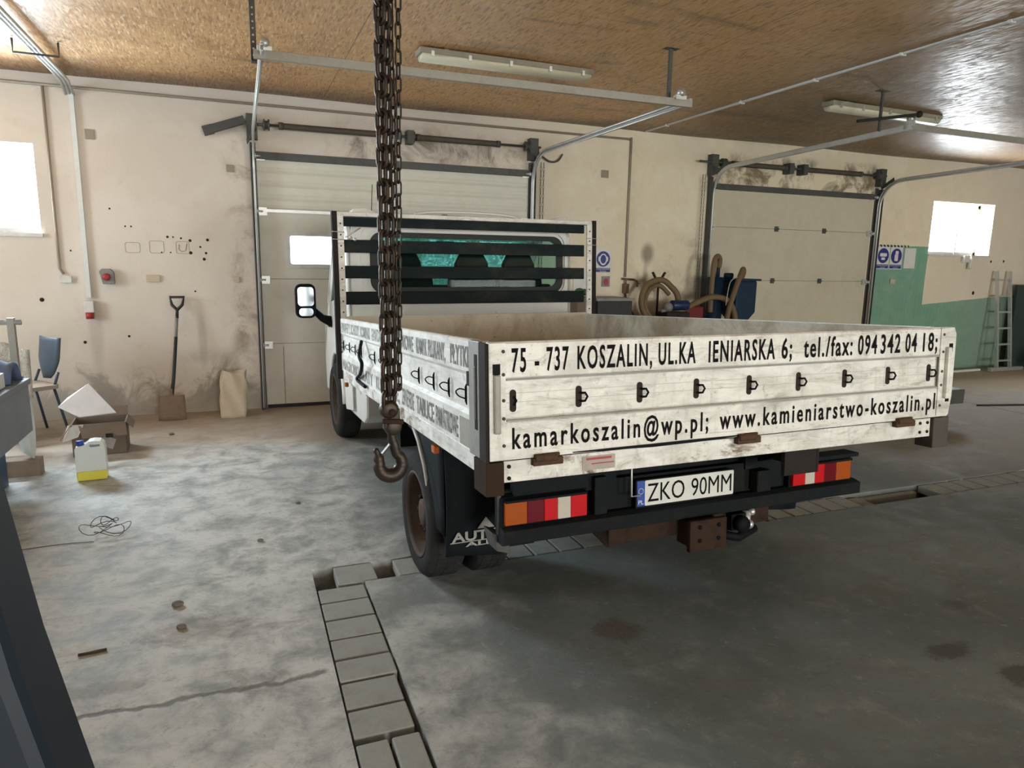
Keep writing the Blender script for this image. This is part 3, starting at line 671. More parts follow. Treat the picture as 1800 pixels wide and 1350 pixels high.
def shaft(label, xa, xb, springs, plates, z=2.885):
    root = thing('spring_shaft', label, 'spring shaft', ((xa+xb)/2, D-0.084, z)); off = root.location
    MB().cyl((xa, D-0.084, z), (xb, D-0.084, z), 0.0125, 12).build('steel_shaft', M['galvdark'], root, off=off)
    for a, b in springs:
        m = MB(); n = int((b-a)/0.0125); prof = []
        for i in range(n):
            x = a+(b-a)*i/n; prof += [(0.027, x), (0.0325, x+0.006)]
        m.lathe(prof, (0, D-0.084, z), 'x', 18)
        m.lathe([(0.03, a-0.04), (0.036, a-0.04), (0.036, a), (0.03, a)], (0, D-0.084, z), 'x', 18)
        m.lathe([(0.03, b), (0.036, b), (0.036, b+0.04), (0.03, b+0.04)], (0, D-0.084, z), 'x', 18)
        m.build('torsion_spring', M['spring'], root, off=off)
    for p in plates:
        MB().box(p-0.035, p+0.035, D-0.14, D-0.002, z-0.075, z+0.06).lathe([(0.06, p+0.03), (0.06, p+0.05)], (0, D-0.084, z), 'x', 8).build('centre_bearing', M['galvdark'], root, off=off)
    return root
shaft('torsion spring shaft above the gate with windows', 0.12, 3.32, [(0.50, 1.66), (1.90, 2.78)], [1.79])
shaft('torsion spring shaft above the windowless gate', 5.52, 8.74, [(6.06, 6.88), (7.28, 8.22)], [6.96, 7.2])
tag(MB().box(0.20, 3.21, D-0.03, D-0.002, 2.56, 2.635).build('header_bar', M['galvdark'], bevel=0.004), 'dark steel header bar on top of the ribbed gate panel', 'steel bar')
tag(MB().box(5.78, 8.65, D-0.03, D-0.002, 2.56, 2.635).build('header_bar', M['galvdark'], bevel=0.004), 'dark steel header bar on top of the windowless gate', 'steel bar')

def crossbar(label, x0, y0, z0, x1, y1, z1, hangers):
    root = thing('ceiling_crossbar', label, 'steel bar', ((x0+x1)/2, y0, z0)); off = root.location
    MB().bar((x0-0.04, y0, z0), (x1+0.04, y1, z1), 0.03, 0.055).build('bar', M['beam'], root, off=off, bevel=0.003)
    for hx, hy, zb, perf in hangers:
        m = MB()
        if perf:
            holes = [circle(0, 0.05+i*0.04, 0.007, 8) for i in range(int((H-zb)/0.04)-2)]
            m.plate([(-0.018, 0), (0.018, 0), (0.018, H-zb), (-0.018, H-zb)], holes, 0.003, frame((hx, hy, zb), (1, 0, 0), (0, 0, 1)))
            m.box(hx-0.018, hx-0.015, hy-0.03, hy, zb, H)
        else:
            m.box(hx-0.018, hx+0.018, hy-0.003, hy+0.003, zb, H).box(hx-0.018, hx-0.015, hy-0.02, hy, zb, H)
        m.box(hx-0.06, hx+0.06, hy-0.03, hy+0.03, H-0.012, H-0.003)
        m.build('hanger', M['galvdark'], root, off=off)
    for bx, by, bz in ((x0+0.03, y0, z0), (x1-0.06, y1, z1)):
        MB().box(bx-0.05, bx+0.04, by-0.02, by+0.02, bz+0.02, bz+0.05).cyl((bx, by+0.025, bz+0.07), (bx, by-0.025, bz+0.07), 0.028, 14).build('end_clamp', M['galv'], root, off=off)
    return root
crossbar('grey steel bar hung under the ceiling across the tracks of the gate with windows', 0.2, 4.87, 2.838, 3.2, 4.62, 2.782, [(0.165, 4.95, 2.80, True), (3.12, 4.75, 2.83, False)])
crossbar('grey steel bar hung under the ceiling across the tracks of the windowless gate', 5.77, 4.86, 2.87, 8.65, 4.86, 2.86, [(5.60, 5.02, 2.84, False), (8.6, 4.98, 2.84, False)])
tag(MB().bar((5.30, 5.0, 2.90), (5.80, 4.78, 2.965), 0.025, 0.025).ball((5.80, 4.78, 2.965), 0.03).build('brace_bar', M['darkpost']), 'short dark brace bar on the crossbar hanger of the windowless gate', 'brace')

# striped shaft bracket sticking out left of the first gate
tag(MB().bar((-0.20, D-0.05, 2.80), (0.14, D-0.07, 2.92), 0.06, 0.075).bar((-0.24, D-0.045, 2.785), (-0.15, D-0.045, 2.815), 0.05, 0.09).build('shaft_bracket', M['galvdark'], bevel=0.004), 'angled dark bracket on the wall above left of the windowed gate', 'bracket')
tag(MB().tube(smooth_path([(3.3, D-0.06, 2.83), (3.45, D-0.04, 2.75), (3.56, D-0.04, 2.76), (3.62, D-0.04, 2.84)]), 0.01, 8).build('bent_lever', M['galvdark']), 'bent steel lever right of the windowed gate', 'lever')
def wall_chain(x, label):
    m = MB()
    for dx in (0, 0.035):
        for i in range(44):
            z = 2.70-i*0.05
            m.tube([(x+dx+(0.008*math.cos(a) if i % 2 else 0), D-0.06+(0 if i % 2 else 0.008*math.cos(a)), z+0.03*math.sin(a)) for a in [2*PI*j/8 for j in range(8)]], 0.0025, 5, closed=True)
    tag(m.build('gate_chain', M['galvdark']), label, 'chain')
wall_chain(3.34, 'thin gate chain hanging beside the right track of the windowed gate')
wall_chain(5.60, 'thin gate chain hanging beside the left track of the windowless gate')

# ------------------------------------------------------------------ conduits, cable ducts, wall boxes
def tubething(name, label, cat, pts, r, mat, clips=(), clipmat=None):
    o = MB().tube(pts, r, 8).build(name, mat); tag(o, label, cat)
    return o
tubething('cable_conduit', 'thin conduit along the top of the gate wall under the ceiling', 'conduit', [(-6, D-0.02, 3.09), (4.55, D-0.02, 3.08)], 0.013, M['conduit'])
o = tubething('cable_conduit', 'conduit running down the wall between the gates to the brass tap', 'conduit', [(4.55, D-0.02, 3.10), (4.55, D-0.02, 1.42)], 0.014, M['conduit'])
o = tubething('cable_conduit', 'pale conduit clipped along the ceiling above the truck', 'conduit', [(4.73, D-0.05, H-0.015), (4.73, -3.0, H-0.015)], 0.014, M['duct'])
for y in (7.2, 5.9, 4.95, 4.1, 3.3):
    MB().box(4.705, 4.755, y-0.012, y+0.012, H-0.034, H-0.002).build('clip', M['plastic_white'], o)
tubething('cable_conduit', 'dark thin conduit on the wall beside the left window', 'conduit', [(-1.55, D-0.015, 3.09), (-1.55, D-0.015, 1.45), (-1.52, D-0.015, 1.40)], 0.012, M['conduit'])
tag(MB().box(-1.56, -1.46, D-0.03, D-0.002, 1.32, 1.385).build('junction_box', M['plastic_white'], bevel=0.004), 'small pale junction box under the thin conduit by the left window', 'electric box')
dk = thing('cable_duct', 'wide pale cable duct coming along the ceiling and down the left wall', 'cable duct', (-1.33, D-0.02, 1.18))
MB().prism([(-1.35, D-0.035), (-1.31, D-0.035), (-1.31, D-0.002), (-1.35, D-0.002)], 'z', 1.18, 3.05).build('wall_duct', M['duct'], dk, off=dk.location)
m = MB()
for dx in (-0.03, 0.0, 0.03): m.tube([(-1.34+dx, D-0.02, 3.02), (-1.35+dx, D-0.16, 3.11), (-1.35+dx, 7.2, 3.12), (-1.34+dx, 1.0, 3.12)], 0.013, 8)
m.build('ceiling_run', M['galv'], dk, off=dk.location)
MB().tube([(-1.20, 6.6, H-0.01), (-1.20, 6.6, 3.09), (-1.50, 6.6, 3.09), (-1.50, 6.6, H-0.01)], 0.009, 6).build('hanger', M['galvdark'], dk, off=dk.location)
ps = thing('power_socket', 'red and clear industrial socket at the foot of the pale cable duct', 'socket', (-1.33, D-0.05, 0.99))
MB().box(-1.37, -1.29, D-0.07, D-0.002, 1.04, 1.15).build('housing', M['plastic_white'], ps, off=ps.location, bevel=0.006)
MB().cyl((-1.33, D-0.05, 1.04), (-1.33, D-0.05, 0.98), 0.036, 16).build('socket_cover', M['redplastic'], ps, off=ps.location)
es = thing('emergency_switch', 'grey box with a round red button on the left wall', 'switch', (-1.165, D-0.03, 1.37))
MB().prism([(-1.225, 1.43), (-1.20, 1.455), (-1.13, 1.455), (-1.10, 1.42), (-1.10, 1.31), (-1.20, 1.31)], 'y', D-0.06, D-0.002).build('housing', M['greybox'], es, off=es.location, bevel=0.006)
MB().lathe([(0.032, 0), (0.036, -0.01), (0.03, -0.028), (0.015, -0.034)], (-1.162, D-0.06, 1.378), 'y', 18).build('button', M['redplastic'], es, off=es.location)
def wbox(name, label, cat, x0, x1, z0, z1, mat, d=0.02):
    return tag(MB().box(x0, x1, D-d, D-0.002, z0, z1).build(name, mat, bevel=0.004), label, cat)
wbox('socket_plate', 'double flush socket plate low on the left wall above the spade', 'socket', -0.83, -0.71, 1.33, 1.40, M['sack'])
wbox('socket_plate', 'single flush socket plate on the wall left of the windowed gate', 'socket', -0.04, 0.02, 1.33, 1.39, M['sack'])
wbox('junction_cover', 'small square cover high on the wall between the gates', 'electric box', 4.16, 4.26, 2.61, 2.70, M['conduit'], 0.012)
wbox('junction_cover', 'scuffed square cover near the pale cable duct', 'electric box', -1.25, -1.17, 2.64, 2.73, M['conduit'], 0.010)
wbox('junction_cover', 'faded square cover left of the windowed gate track', 'electric box', -0.05, 0.02, 2.42, 2.49, M['conduit'], 0.008)
hm = MB()
random.seed(3)
for x, z, r in ((-1.72, 1.16, 0.02), (-0.98, 1.86, 0.008), (-0.93, 1.86, 0.008), (-0.62, 1.77, 0.012), (-0.5, 1.76, 0.010), (-0.57, 1.77, 0.008), (-0.42, 1.74, 0.014), (-0.42, 1.62, 0.016), (-0.68, 1.62, 0.007), (-0.60, 1.62, 0.007), (-0.26, 1.75, 0.014), (-0.3, 1.56, 0.015), (-0.33, 1.68, 0.010), (-0.28, 1.62, 0.012), (-0.4, 1.24, 0.009), (-1.02, 0.80, 0.012), (-1.45, 1.62, 0.008), (-1.40, 0.75, 0.015), (-1.10, 2.02, 0.009), (10.98, 1.22, 0.03), (11.3, 1.72, 0.02), (11.6, 1.73, 0.02)):
    hm.lathe([(r, -0.0015), (r*0.6, -0.003)], (x, D, z), 'y', 10)
wf = bpy.data.objects['wall_front']
hm.build('anchor_hole', M['stain'], wf, kind='stuff')
# scuffed outlines left by removed fittings
sm = MB()
for x, z, w_, h_ in ((-0.93, 1.66, 0.13, 0.10), (-0.72, 1.67, 0.13, 0.12), (-0.49, 1.67, 0.12, 0.12)):
    P = rrect(x-w_/2, x+w_/2, z-h_/2, z+h_/2, 0.02, 3)
    sm.plate(P, [rrect(x-w_/2+0.004, x+w_/2-0.004, z-h_/2+0.004, z+h_/2-0.004, 0.018, 3)], 0.002, frame((0, D-0.0015, 0), (1, 0, 0), (0, 0, 1)))
sm.tube([(-0.52, D-0.002, 1.70), (-0.525, D-0.002, 1.65), (-0.50, D-0.002, 1.63), (-0.465, D-0.002, 1.64), (-0.45, D-0.002, 1.71)], 0.004, 5)
sm.build('scuff_outline', M['conduit'], wf)

# fluorescent lamps
def fluo(label, x0, y0, x1, y1):
    root = thing('fluorescent_lamp', label, 'lamp', ((x0+x1)/2, (y0+y1)/2, H))
    d = Vector((x1-x0, y1-y0, 0)); L = d.length; d.normalize(); sx = Vector((-d.y, d.x, 0))
    m4 = Matrix((d, sx, Vector((0, 0, 1)))).transposed().to_4x4()
    root.rotation_euler = m4.to_euler()
    MB().box(-L/2, L/2, -0.075, 0.075, -0.055, -0.012).box(-L/2+0.2, -L/2+0.24, -0.05, 0.05, -0.012, 0).box(L/2-0.24, L/2-0.2, -0.05, 0.05, -0.012, 0).build('housing', M['lampbody'], root, bevel=0.006)
    prof = [(0.07*math.cos(a), -0.055-0.05*math.sin(a)) for a in [PI*i/10 for i in range(11)]]
    MB().prism([(p[0], p[1]) for p in prof], 'x', -L/2+0.02, L/2-0.02, True).build('diffuser', M['tanktube'], root, bevel=0.0)
    for x in (-L/2+0.1, -L/2+0.4, 0, L/2-0.4, L/2-0.1):
        for y in (-0.082, 0.070): MB().box(x-0.012, x+0.012, y, y+0.012, -0.075, -0.035).build('cover_clip', M['galv'], root)
    return root
fluo('unlit fluorescent batten lamp on the ceiling beyond the chain hoist', 1.37, 5.55, 2.86, 5.56)
fluo('unlit fluorescent batten lamp on the ceiling right of the pale conduit', 5.45, 5.52, 7.0, 5.56)

# ------------------------------------------------------------------ signs, papers
def sign(label, x, z, w_, kind):
    root = thing('safety_sign', label, 'sign', (x, D-0.004, z)); off = (0, 0, 0)
    F = lambda d: frame((0, -d, 0), (1, 0, 0), (0, 0, 1))
    h_ = w_*1.35
    MB().plate([(-w_/2, -h_*0.58), (w_/2, -h_*0.58), (w_/2, h_*0.42), (-w_/2, h_*0.42)], [], 0.002, F(0.0)).build('sign_board', M['signwhite'], root)
    MB().plate(circle(0, 0, w_*0.44, 32), [], 0.001, F(0.0015)).build('blue_disc', M['signblue'], root)
    MB().box(-w_/2*0.94, w_/2*0.94, -0.0022, -0.001, -h_*0.55, -h_*0.38).build('caption_band', M['signblue'], root)
    s = MB(); k = w_/0.2
    if kind == 'ear':
        s.plate(circle(0, -0.005*k, 0.05*k, 20, 0.066*k), [circle(0, -0.002*k, 0.036*k, 20, 0.05*k)], 0.001, F(0.0028))
        s.plate(circle(-0.05*k, 0, 0.014*k, 16, 0.03*k), [], 0.001, F(0.003)).plate(circle(0.05*k, 0, 0.014*k, 16, 0.03*k), [], 0.001, F(0.003))
    elif kind == 'goggle':
        s.plate(rrect(-0.055*k, 0.055*k, -0.01*k, 0.03*k, 0.015*k), [], 0.001, F(0.0028)).plate(rrect(-0.03*k, 0.03*k, -0.05*k, -0.02*k, 0.01*k), [], 0.001, F(0.0028))
    else:
        s.plate(rrect(-0.028*k, 0.028*k, -0.06*k, 0.02*k, 0.012*k), [], 0.001, F(0.0028)).plate(rrect(-0.02*k, 0.03*k, 0.015*k, 0.06*k, 0.01*k), [], 0.001, F(0.0028))
    s.build('pictogram', M['signwhite'], root)
    c = MB(); F2 = F(0.0026)
    text_mb(c, {'ear': 'STOSUJ OCHRONNIKI', 'goggle': 'STOSUJ OKULARY', 'glove': 'STOSUJ REKAWICE'}[kind], F2, -w_*0.42, w_*0.42, -h_*0.445, -h_*0.405)
    text_mb(c, {'ear': 'SLUCHU', 'goggle': 'OCHRONNE', 'glove': 'OCHRONNE'}[kind], F2, -w_*0.2, w_*0.2, -h_*0.53, -h_*0.49)
    c.build('caption', M['signwhite'], root)
    return root
sign('blue round ear protection sign on the wall right of the truck headboard', 4.235, 1.64, 0.215, 'ear')
sign('blue round safety sign on green paint, the one nearer the gate track', 8.935, 1.77, 0.25, 'goggle')
sign('blue round safety sign on green paint, beside the white notice sheet', 9.20, 1.77, 0.25, 'glove')
wbox('notice_sheet', 'white notice sheet pinned on the green wall right of the blue signs', 'notice', 9.37, 9.60, 1.59, 1.89, M['signwhite'], 0.005)
wbox('light_switch', 'small white switch on the green wall below the blue signs', 'switch', 9.12, 9.22, 1.36, 1.43, M['sack'], 0.02)
gs = tag(MB().box(8.80, 9.44, D-0.005, D-0.002, 1.90, 1.93).build('hazard_strip', M['green']), 'narrow green striped strip above the blue signs on the green wall', 'strip')
for i in range(9): MB().plate([(8.83+i*0.07, 1.90), (8.855+i*0.07, 1.90), (8.835+i*0.07, 1.93), (8.81+i*0.07, 1.93)], [], 0.001, frame((0, D-0.0062, 0), (1, 0, 0), (0, 0, 1))).build('stripe', M['signwhite'], gs)
rs = wbox('fire_notice', 'small grey card with a red mark on the wall below the ear protection sign', 'notice', 4.22, 4.34, 1.30, 1.43, M['greybox'], 0.005)
MB().plate(circle(4.285, 1.36, 0.035, 8, 0.045), [], 0.001, frame((0, D-0.0065, 0), (1, 0, 0), (0, 0, 1))).build('red_mark', M['redplastic'], rs)
wbox('wall_panel', 'pale plastic panel on the wall behind the truck headboard', 'panel', 3.83, 4.14, 1.22, 1.45, M['signwhite'], 0.02)

# brass tap at the end of the conduit
tp = thing('wall_tap', 'tarnished brass tap at the end of the conduit between the gates', 'tap', (4.56, D-0.03, 1.36))
MB().cyl((4.50, D-0.03, 1.40), (4.68, D-0.03, 1.39), 0.014, 10).tube(smooth_path([(4.66, D-0.03, 1.39), (4.70, D-0.06, 1.37), (4.70, D-0.07, 1.30)]), 0.012, 8).build('pipe', M['copper'], tp, off=tp.location)
MB().box(4.52, 4.58, D-0.08, D-0.01, 1.22, 1.34).cyl((4.55, D-0.04, 1.34), (4.55, D-0.04, 1.40), 0.012, 8).build('valve_body', M['copper'], tp, off=tp.location, bevel=0.005)
MB().box(4.66, 4.72, D-0.10, D-0.09, 1.34, 1.35).cyl((4.69, D-0.095, 1.34), (4.69, D-0.06, 1.37), 0.006, 8).build('lever', M['galvdark'], tp, off=tp.location)
tag(MB().tube(smooth_path([(4.55, D-0.04, 1.22), (4.57, D-0.06, 1.1), (4.68, D-0.12, 0.85), (4.75, D-0.2, 0.4), (4.75, D-0.25, 0.0)]), 0.014, 8).build('rubber_hose', M['blackcable']), 'black hose hanging from the brass tap down behind the truck bed', 'hose')

# ------------------------------------------------------------------ pavers over the floor channels
def paver(x0, x1, y0, y1, label, cat='paving slab', grp='pavers in the floor channels'):
    j = 0.004
    root = MB().box(-(x1-x0)/2+j, (x1-x0)/2-j, -(y1-y0)/2+j, (y1-y0)/2-j, -0.055, 0.0).build('paver', M['paver'], bevel=0.006)
    root.location = ((x0+x1)/2, (y0+y1)/2, random.uniform(-0.004, -0.0005)); root.rotation_euler = (random.uniform(-0.004, 0.004), random.uniform(-0.004, 0.004), random.uniform(-0.008, 0.008))
    return tag(root, label, cat, grp)
random.seed(11)
ys = [3.268, 3.120, 2.950, 2.784, 2.618, 2.460, 2.286, 2.122]
for i in range(7):
    g = 0.002 if i in (0, 2) else 0.008
    paver(CH[0]+0.004, CH[1]-0.006-0.012*(i > 4), ys[i+1]+g, ys[i], '%s worn concrete paver from the corner, in the channel running toward the camera' % ORD[i])
paver(CH[0]+0.004, 0.405, 1.84, 2.10, 'narrow paver laid lengthwise in the channel at the bottom edge, left of a pair')
paver(0.409, CH[1]-0.012, 1.84, 2.10, 'narrow paver laid lengthwise in the channel at the bottom edge, right of a pair')
paver(0.39, 0.598, LC[0]+0.004, LC[1]-0.006, 'large pale paver at the corner where the two floor channels meet, between two open holes')
xs = [0.70+0.153*i for i in range(22)]
for i in range(21):
    paver(xs[i], xs[i+1]-0.004, LC[0]+0.006, LC[1]-0.006, '%s paver right of the small open hole, in the channel crossing under the truck' % ORD[i])
xs = [4.66+0.165*i for i in range(18)]
for i in range(17):
    paver(xs[i], xs[i+1]-0.004, LC[0]+0.006, LC[1]-0.006, '%s paver right of the long open slot, in the channel crossing under the truck' % ORD[i])
tag(MB().box(3.95, 4.05, LC[0]+0.01, LC[1]-0.02, -0.07, -0.02).box(3.98, 4.6, LC[1]-0.06, LC[1]-0.01, -0.09, -0.03).build('broken_paver', M['paver'], bevel=0.008), 'broken paver edge in the long open slot of the floor channel', 'paving slab')
tag(MB().ball((0.345, 3.30, -0.09), 0.035, 0.03, 0.03, 8, 5).ball((0.33, 3.36, -0.10), 0.025, 0.03, 0.02, 8, 5).build('rubble', M['stone']), 'bits of rubble in the open hole at the channel corner', 'rubble')

# ------------------------------------------------------------------ the truck
O = Vector((0.7384, 2.0845, 1.34)); YAW, PITCH, ROLL = 0.00971, -0.0584, -0.00395
TR = Matrix.Rotation(YAW, 4, 'Z') @ Matrix.Rotation(PITCH, 4, 'X') @ Matrix.Rotation(ROLL, 4, 'Y')
W, L = 2.131, 3.27
BASE = Vector((W/2, 1.6, -1.25))
truck = thing('flatbed_truck', 'white flatbed truck with black lettering on its tailgate, parked facing the gate', 'truck', O+TR.to_3x3() @ BASE)
truck.rotation_euler = TR.to_euler()
def tp_(name, mb, mat, parent=None, **k):
    o = mb.build(name, mat, parent or truck, off=BASE if (parent is None or parent is not None) else None, **k)
    return o
TAILF = frame((0, -0.012, 0), (1, 0, 0), (0, 0, 1))        # faces -y (toward the camera)
LEFTF = frame((-0.001, 0, 0), (0, -1, 0), (0, 0, 1))        # faces -x; local x = -y
def zc_(x, y, R): return (R-O.z-(TR.to_3x3() @ Vector((x, y, 0))).z)/(TR[2][2])

# --- side boards and tailgate: pressed aluminium profile with a recessed middle band
def board_profile(t0, rec, s, top=0.0, g1=-0.125, g2=-0.255, bot=-0.390, th=0.028):
    # (u, z), u outward = t0, s = sign of inward direction
    a = t0; b = t0+s*rec; i = t0+s*th
    return [(a, bot), (a, g2-0.012), (b, g2+0.004), (b, g1-0.004), (a, g1+0.010), (a, top-0.006), (a+s*0.006, top), (i, top), (i, bot)]
left = tp_('side_board', MB().prism(board_profile(0.0, 0.012, 1), 'y', 0.06, L), M['alu'])
right = tp_('side_board', MB().prism(board_profile(W, 0.012, -1), 'y', 0.06, L), M['alu'])
tail = tp_('tailgate', MB().prism([(p[0], p[1]) for p in board_profile(-0.012, 0.012, 1)], 'x', 0.0, 2.15), M['alu'])
tp_('inner_face', MB().box(0.0285, 0.0305, 0.03, L-0.01, -0.385, -0.004), M['inside'], left)
tp_('inner_face', MB().box(W-0.0305, W-0.0285, 0.03, L-0.01, -0.385, -0.004), M['inside'], right)
tp_('inner_face', MB().box(0.03, W-0.03, 0.0165, 0.0185, -0.385, -0.004), M['inside'], tail)
tp_('bed_floor', MB().box(0.03, W-0.03, 0.02, L, -0.41, -0.385), M['floorbed'])
# thin edge lines of the pressed bands
e = MB()
for z in (-0.123, -0.259): e.box(0.06, 2.075, -0.0145, -0.011, z-0.003, z+0.003)
tp_('band_groove', e, M['inkpale'], tail)
e = MB()
for z in (-0.20, -0.17): e.box(0.06, 2.075, -0.0008, 0.0012, z-0.0008, z+0.0008)
tp_('fine_groove', e, M['groove'], tail)
# end plates with latches
ep = tp_('end_plate', MB().box(-0.002, 0.056, -0.017, -0.011, -0.388, -0.002), M['alu'], tail, bevel=0.002)
tp_('latch_slot', MB().box(0.010, 0.036, -0.0185, -0.0165, -0.105, -0.070), M['black'], tail)
tp_('latch_bar', MB().box(0.012, 0.034, -0.030, -0.016, -0.298, -0.105), M['beam'], tail, bevel=0.004)
tp_('end_plate', MB().prism([(2.076, -0.385), (2.15, -0.385), (2.165, -0.30), (2.17, -0.03), (2.155, 0.0), (2.076, -0.002)], 'y', -0.017, -0.011), M['alu'], tail, bevel=0.002)
tp_('latch_slot', MB().box(2.128, 2.150, -0.0185, -0.0165, -0.105, -0.070), M['black'], tail)
tp_('latch_slot', MB().box(2.124, 2.146, -0.0185, -0.0165, -0.325, -0.312), M['black'], tail)
tp_('latch_bar', MB().box(2.106, 2.130, -0.034, -0.016, -0.31, -0.085), M['alu'], tail, bevel=0.006)
for z in (-0.03, -0.105, -0.19, -0.25, -0.34):
    for x in (0.047, 2.092): tp_('rivet', MB().lathe([(0.006, -0.0195), (0.006, -0.0165)], (x, 0, z), 'y', 8), M['galvdark'], tail)
# lashing rings in vertical slots
for i in range(9):
    x = 0.086+0.243*i
    r = tp_('lashing_ring', MB().plate(rrect(x-0.011, x+0.011, -0.232, -0.158, 0.010, 4), [], 0.003, frame((0, -0.0015, 0), (1, 0, 0), (0, 0, 1))), M['stain'], tail)
    if i: tp_('ring', MB().tube([(x+0.002, -0.012, -0.182), (x+0.016, -0.018, -0.181), (x+0.024, -0.020, -0.194), (x+0.016, -0.018, -0.209), (x+0.002, -0.012, -0.210)], 0.0042, 6), M['black'], r)
    else: tp_('ring', MB().tube([(x+0.002, -0.008, -0.18), (x+0.010, -0.010, -0.194), (x+0.002, -0.008, -0.21)], 0.003, 6), M['black'], r)
# lettering
for s_, a, b in (('75', .078, .129), ('-', .160, .176), ('737', .203, .285), ('KOSZALIN,', .318, .614), ('UL.KA', .641, .800), ('IENIARSKA', .858, 1.167), ('6;', 1.200, 1.251), ('tel./fax:', 1.311, 1.566), ('094', 1.597, 1.702), ('342', 1.724, 1.836), ('04', 1.866, 1.933), ('18;', 1.971, 2.058)):
    m = MB(); text_mb(m, s_, TAILF, a, b, -0.100, -0.021, 0.0018, 0.018, track=1.22); tp_('lettering', m, M['ink'], tail)
for s_, a, b in (('kamarkoszalin@wp.pl;', .078, .864), ('www.kamieniarstwo-koszalin.pl', .916, 2.067)):
    m = MB(); text_mb(m, s_, TAILF, a, b, -0.355, -0.283, 0.0018, 0.018, track=1.32); tp_('lettering', m, M['ink'], tail)
tp_('loose_rubber_strip', MB().prism([(0.30, -0.386), (0.45, -0.389), (0.62, -0.394), (0.80, -0.392), (1.0, -0.386), (1.0, -0.383), (0.80, -0.382), (0.62, -0.383), (0.45, -0.383), (0.30, -0.384)], 'y', -0.020, -0.013), M['black'], tail)
# rings and text of the left board
for i, y in enumerate((0.235, 0.445, 0.66, 0.905, 1.65, 1.93, 2.37, 2.61, 2.86, 3.12)):
    r = tp_('lashing_ring', MB().tube([(0.004, y, -0.160), (0.001, y, -0.172), (0.001, y, -0.222), (0.004, y, -0.236)], [0.002, 0.0045, 0.0045, 0.002], 6), M['black'], left)
    tp_('ring', MB().tube(smooth_path([(-0.002, y, -0.182), (-0.014, y+0.025, -0.180), (-0.022, y+0.045, -0.192), (-0.016, y+0.03, -0.207), (-0.002, y, -0.213)], 4), 0.0028, 6), M['black'], r)
def ltext(mt, s_, ya, yb, z0, z1):
    m = MB(); text_mb(m, s_, LEFTF, -ya, -yb, z0, z1, 0.0012, 0.014); tp_('lettering', m, M[mt], left)
for q in (('inkpale', 'PARAPETY, SCHODY, KOMINKI', 3.18, 2.05, -0.10, -0.03), ('inkpale', 'GRANITOWE', 2.0, 1.70, -0.10, -0.03),
          ('inkworn', 'WIOWE', 1.24, 0.99, -0.10, -0.03), ('inkworn', 'KAMYK', 0.93, 0.75, -0.10, -0.028), ('inkworn', 'PŁUKANY,', 0.73, 0.48, -0.10, -0.028), ('inkworn', 'PŁYTKI', 0.41, 0.20, -0.10, -0.026),
          ('inkpale', 'NAGROBKI, BLATY', 3.18, 2.0, -0.375, -0.30), ('inkpale', 'KUCHENNE,', 1.9, 1.3, -0.375, -0.30),
          ('inkworn', 'ZEWNĘTRZNE', 1.24, 1.0, -0.372, -0.292), ('inkworn', 'TABLICE', 0.95, 0.66, -0.372, -0.292), ('inkworn', 'PAMIĄTKOWE', 0.63, 0.33, -0.372, -0.292)):
    ltext(*q)
tp_('end_cap', MB().box(-0.010, 0.03, 0.061, 0.17, -0.395, 0.0), M['capgrey'], left, bevel=0.003)
for q in ((-0.0115, -0.009, 0.078, 0.105, -0.085, -0.045), (-0.0115, -0.009, 0.078, 0.105, -0.30, -0.265), (-0.011, 0.001, 0.165, 0.19, -0.16, -0.11)): tp_('lock_slot', MB().box(*q), M['black'], left)
tp_('lock_bar', MB().box(-0.016, -0.009, 0.082, 0.100, -0.265, -0.085), M['galvdark'], left, bevel=0.003)
tp_('corner_plate', MB().box(-0.004, 0.0, 0.16, 0.30, -0.385, -0.285), M['beam'], left)
tp_('web_strap', MB().tube(smooth_path([(-0.012, 2.28, -0.121), (-0.05, 2.16, -0.20), (-0.045, 2.10, -0.245), (-0.03, 2.25, -0.32), (-0.012, 2.50, -0.385), (-0.012, 2.2, -0.40)]), 0.011, 6), M['black'], left)
# corner posts
p = tp_('corner_post', MB().box(-0.012, 0.0, -0.008, 0.060, -0.50, -0.004), M['darkpost'], bevel=0.003)
tp_('post_foot', MB().box(-0.014, 0.050, -0.010, 0.115, -0.51, -0.396), M['rust'], p, bevel=0.003)
p = tp_('corner_post', MB().box(W, W+0.035, -0.008, 0.045, -0.50, -0.004), M['postbrown'], bevel=0.003)
tp_('post_foot', MB().box(W-0.060, W+0.035, -0.012, 0.075, -0.53, -0.395), M['postbrown'], p, bevel=0.003)
# fixed rails under the boards
tp_('side_rail', MB().box(0.006, 0.05, 0.05, L+0.02, -0.462, -0.394), M['alurust'], bevel=0.003)
tp_('side_rail', MB().box(W-0.05, W-0.006, 0.05, L+0.02, -0.462, -0.394), M['alu'], bevel=0.003)
strip = tp_('rear_rail', MB().prism([(0.052, -0.470), (2.065, -0.478), (2.065, -0.396), (0.052, -0.396)], 'y', 0.0, 0.035), M['alurust'], bevel=0.003)
for x in (2.0, 2.045, 0.07):
    for z in (-0.415, -0.455): tp_('bolt', MB().lathe([(0.007, -0.004), (0.007, 0)], (x, 0, z), 'y', 8), M['rust'], strip)
tp_('reflector_sticker', MB().box(0.345, 0.475, -0.0015, 0, -0.458, -0.408), M['label'], strip)
tp_('sticker_mark', MB().box(0.36, 0.46, -0.0022, -0.001, -0.422, -0.414).box(0.38, 0.47, -0.0022, -0.001, -0.438, -0.434), M['redplastic'], strip)
for x in (0.205, 1.05, 1.885):
    tp_('hinge', MB().box(x-0.055, x+0.055, -0.026, 0.0, -0.418, -0.392).cyl((x-0.05, -0.022, -0.392), (x+0.03, -0.022, -0.392), 0.014, 10).box(x-0.02, x+0.045, -0.02, 0.0, -0.392, -0.378), M['rusthinge'], bevel=0.003)
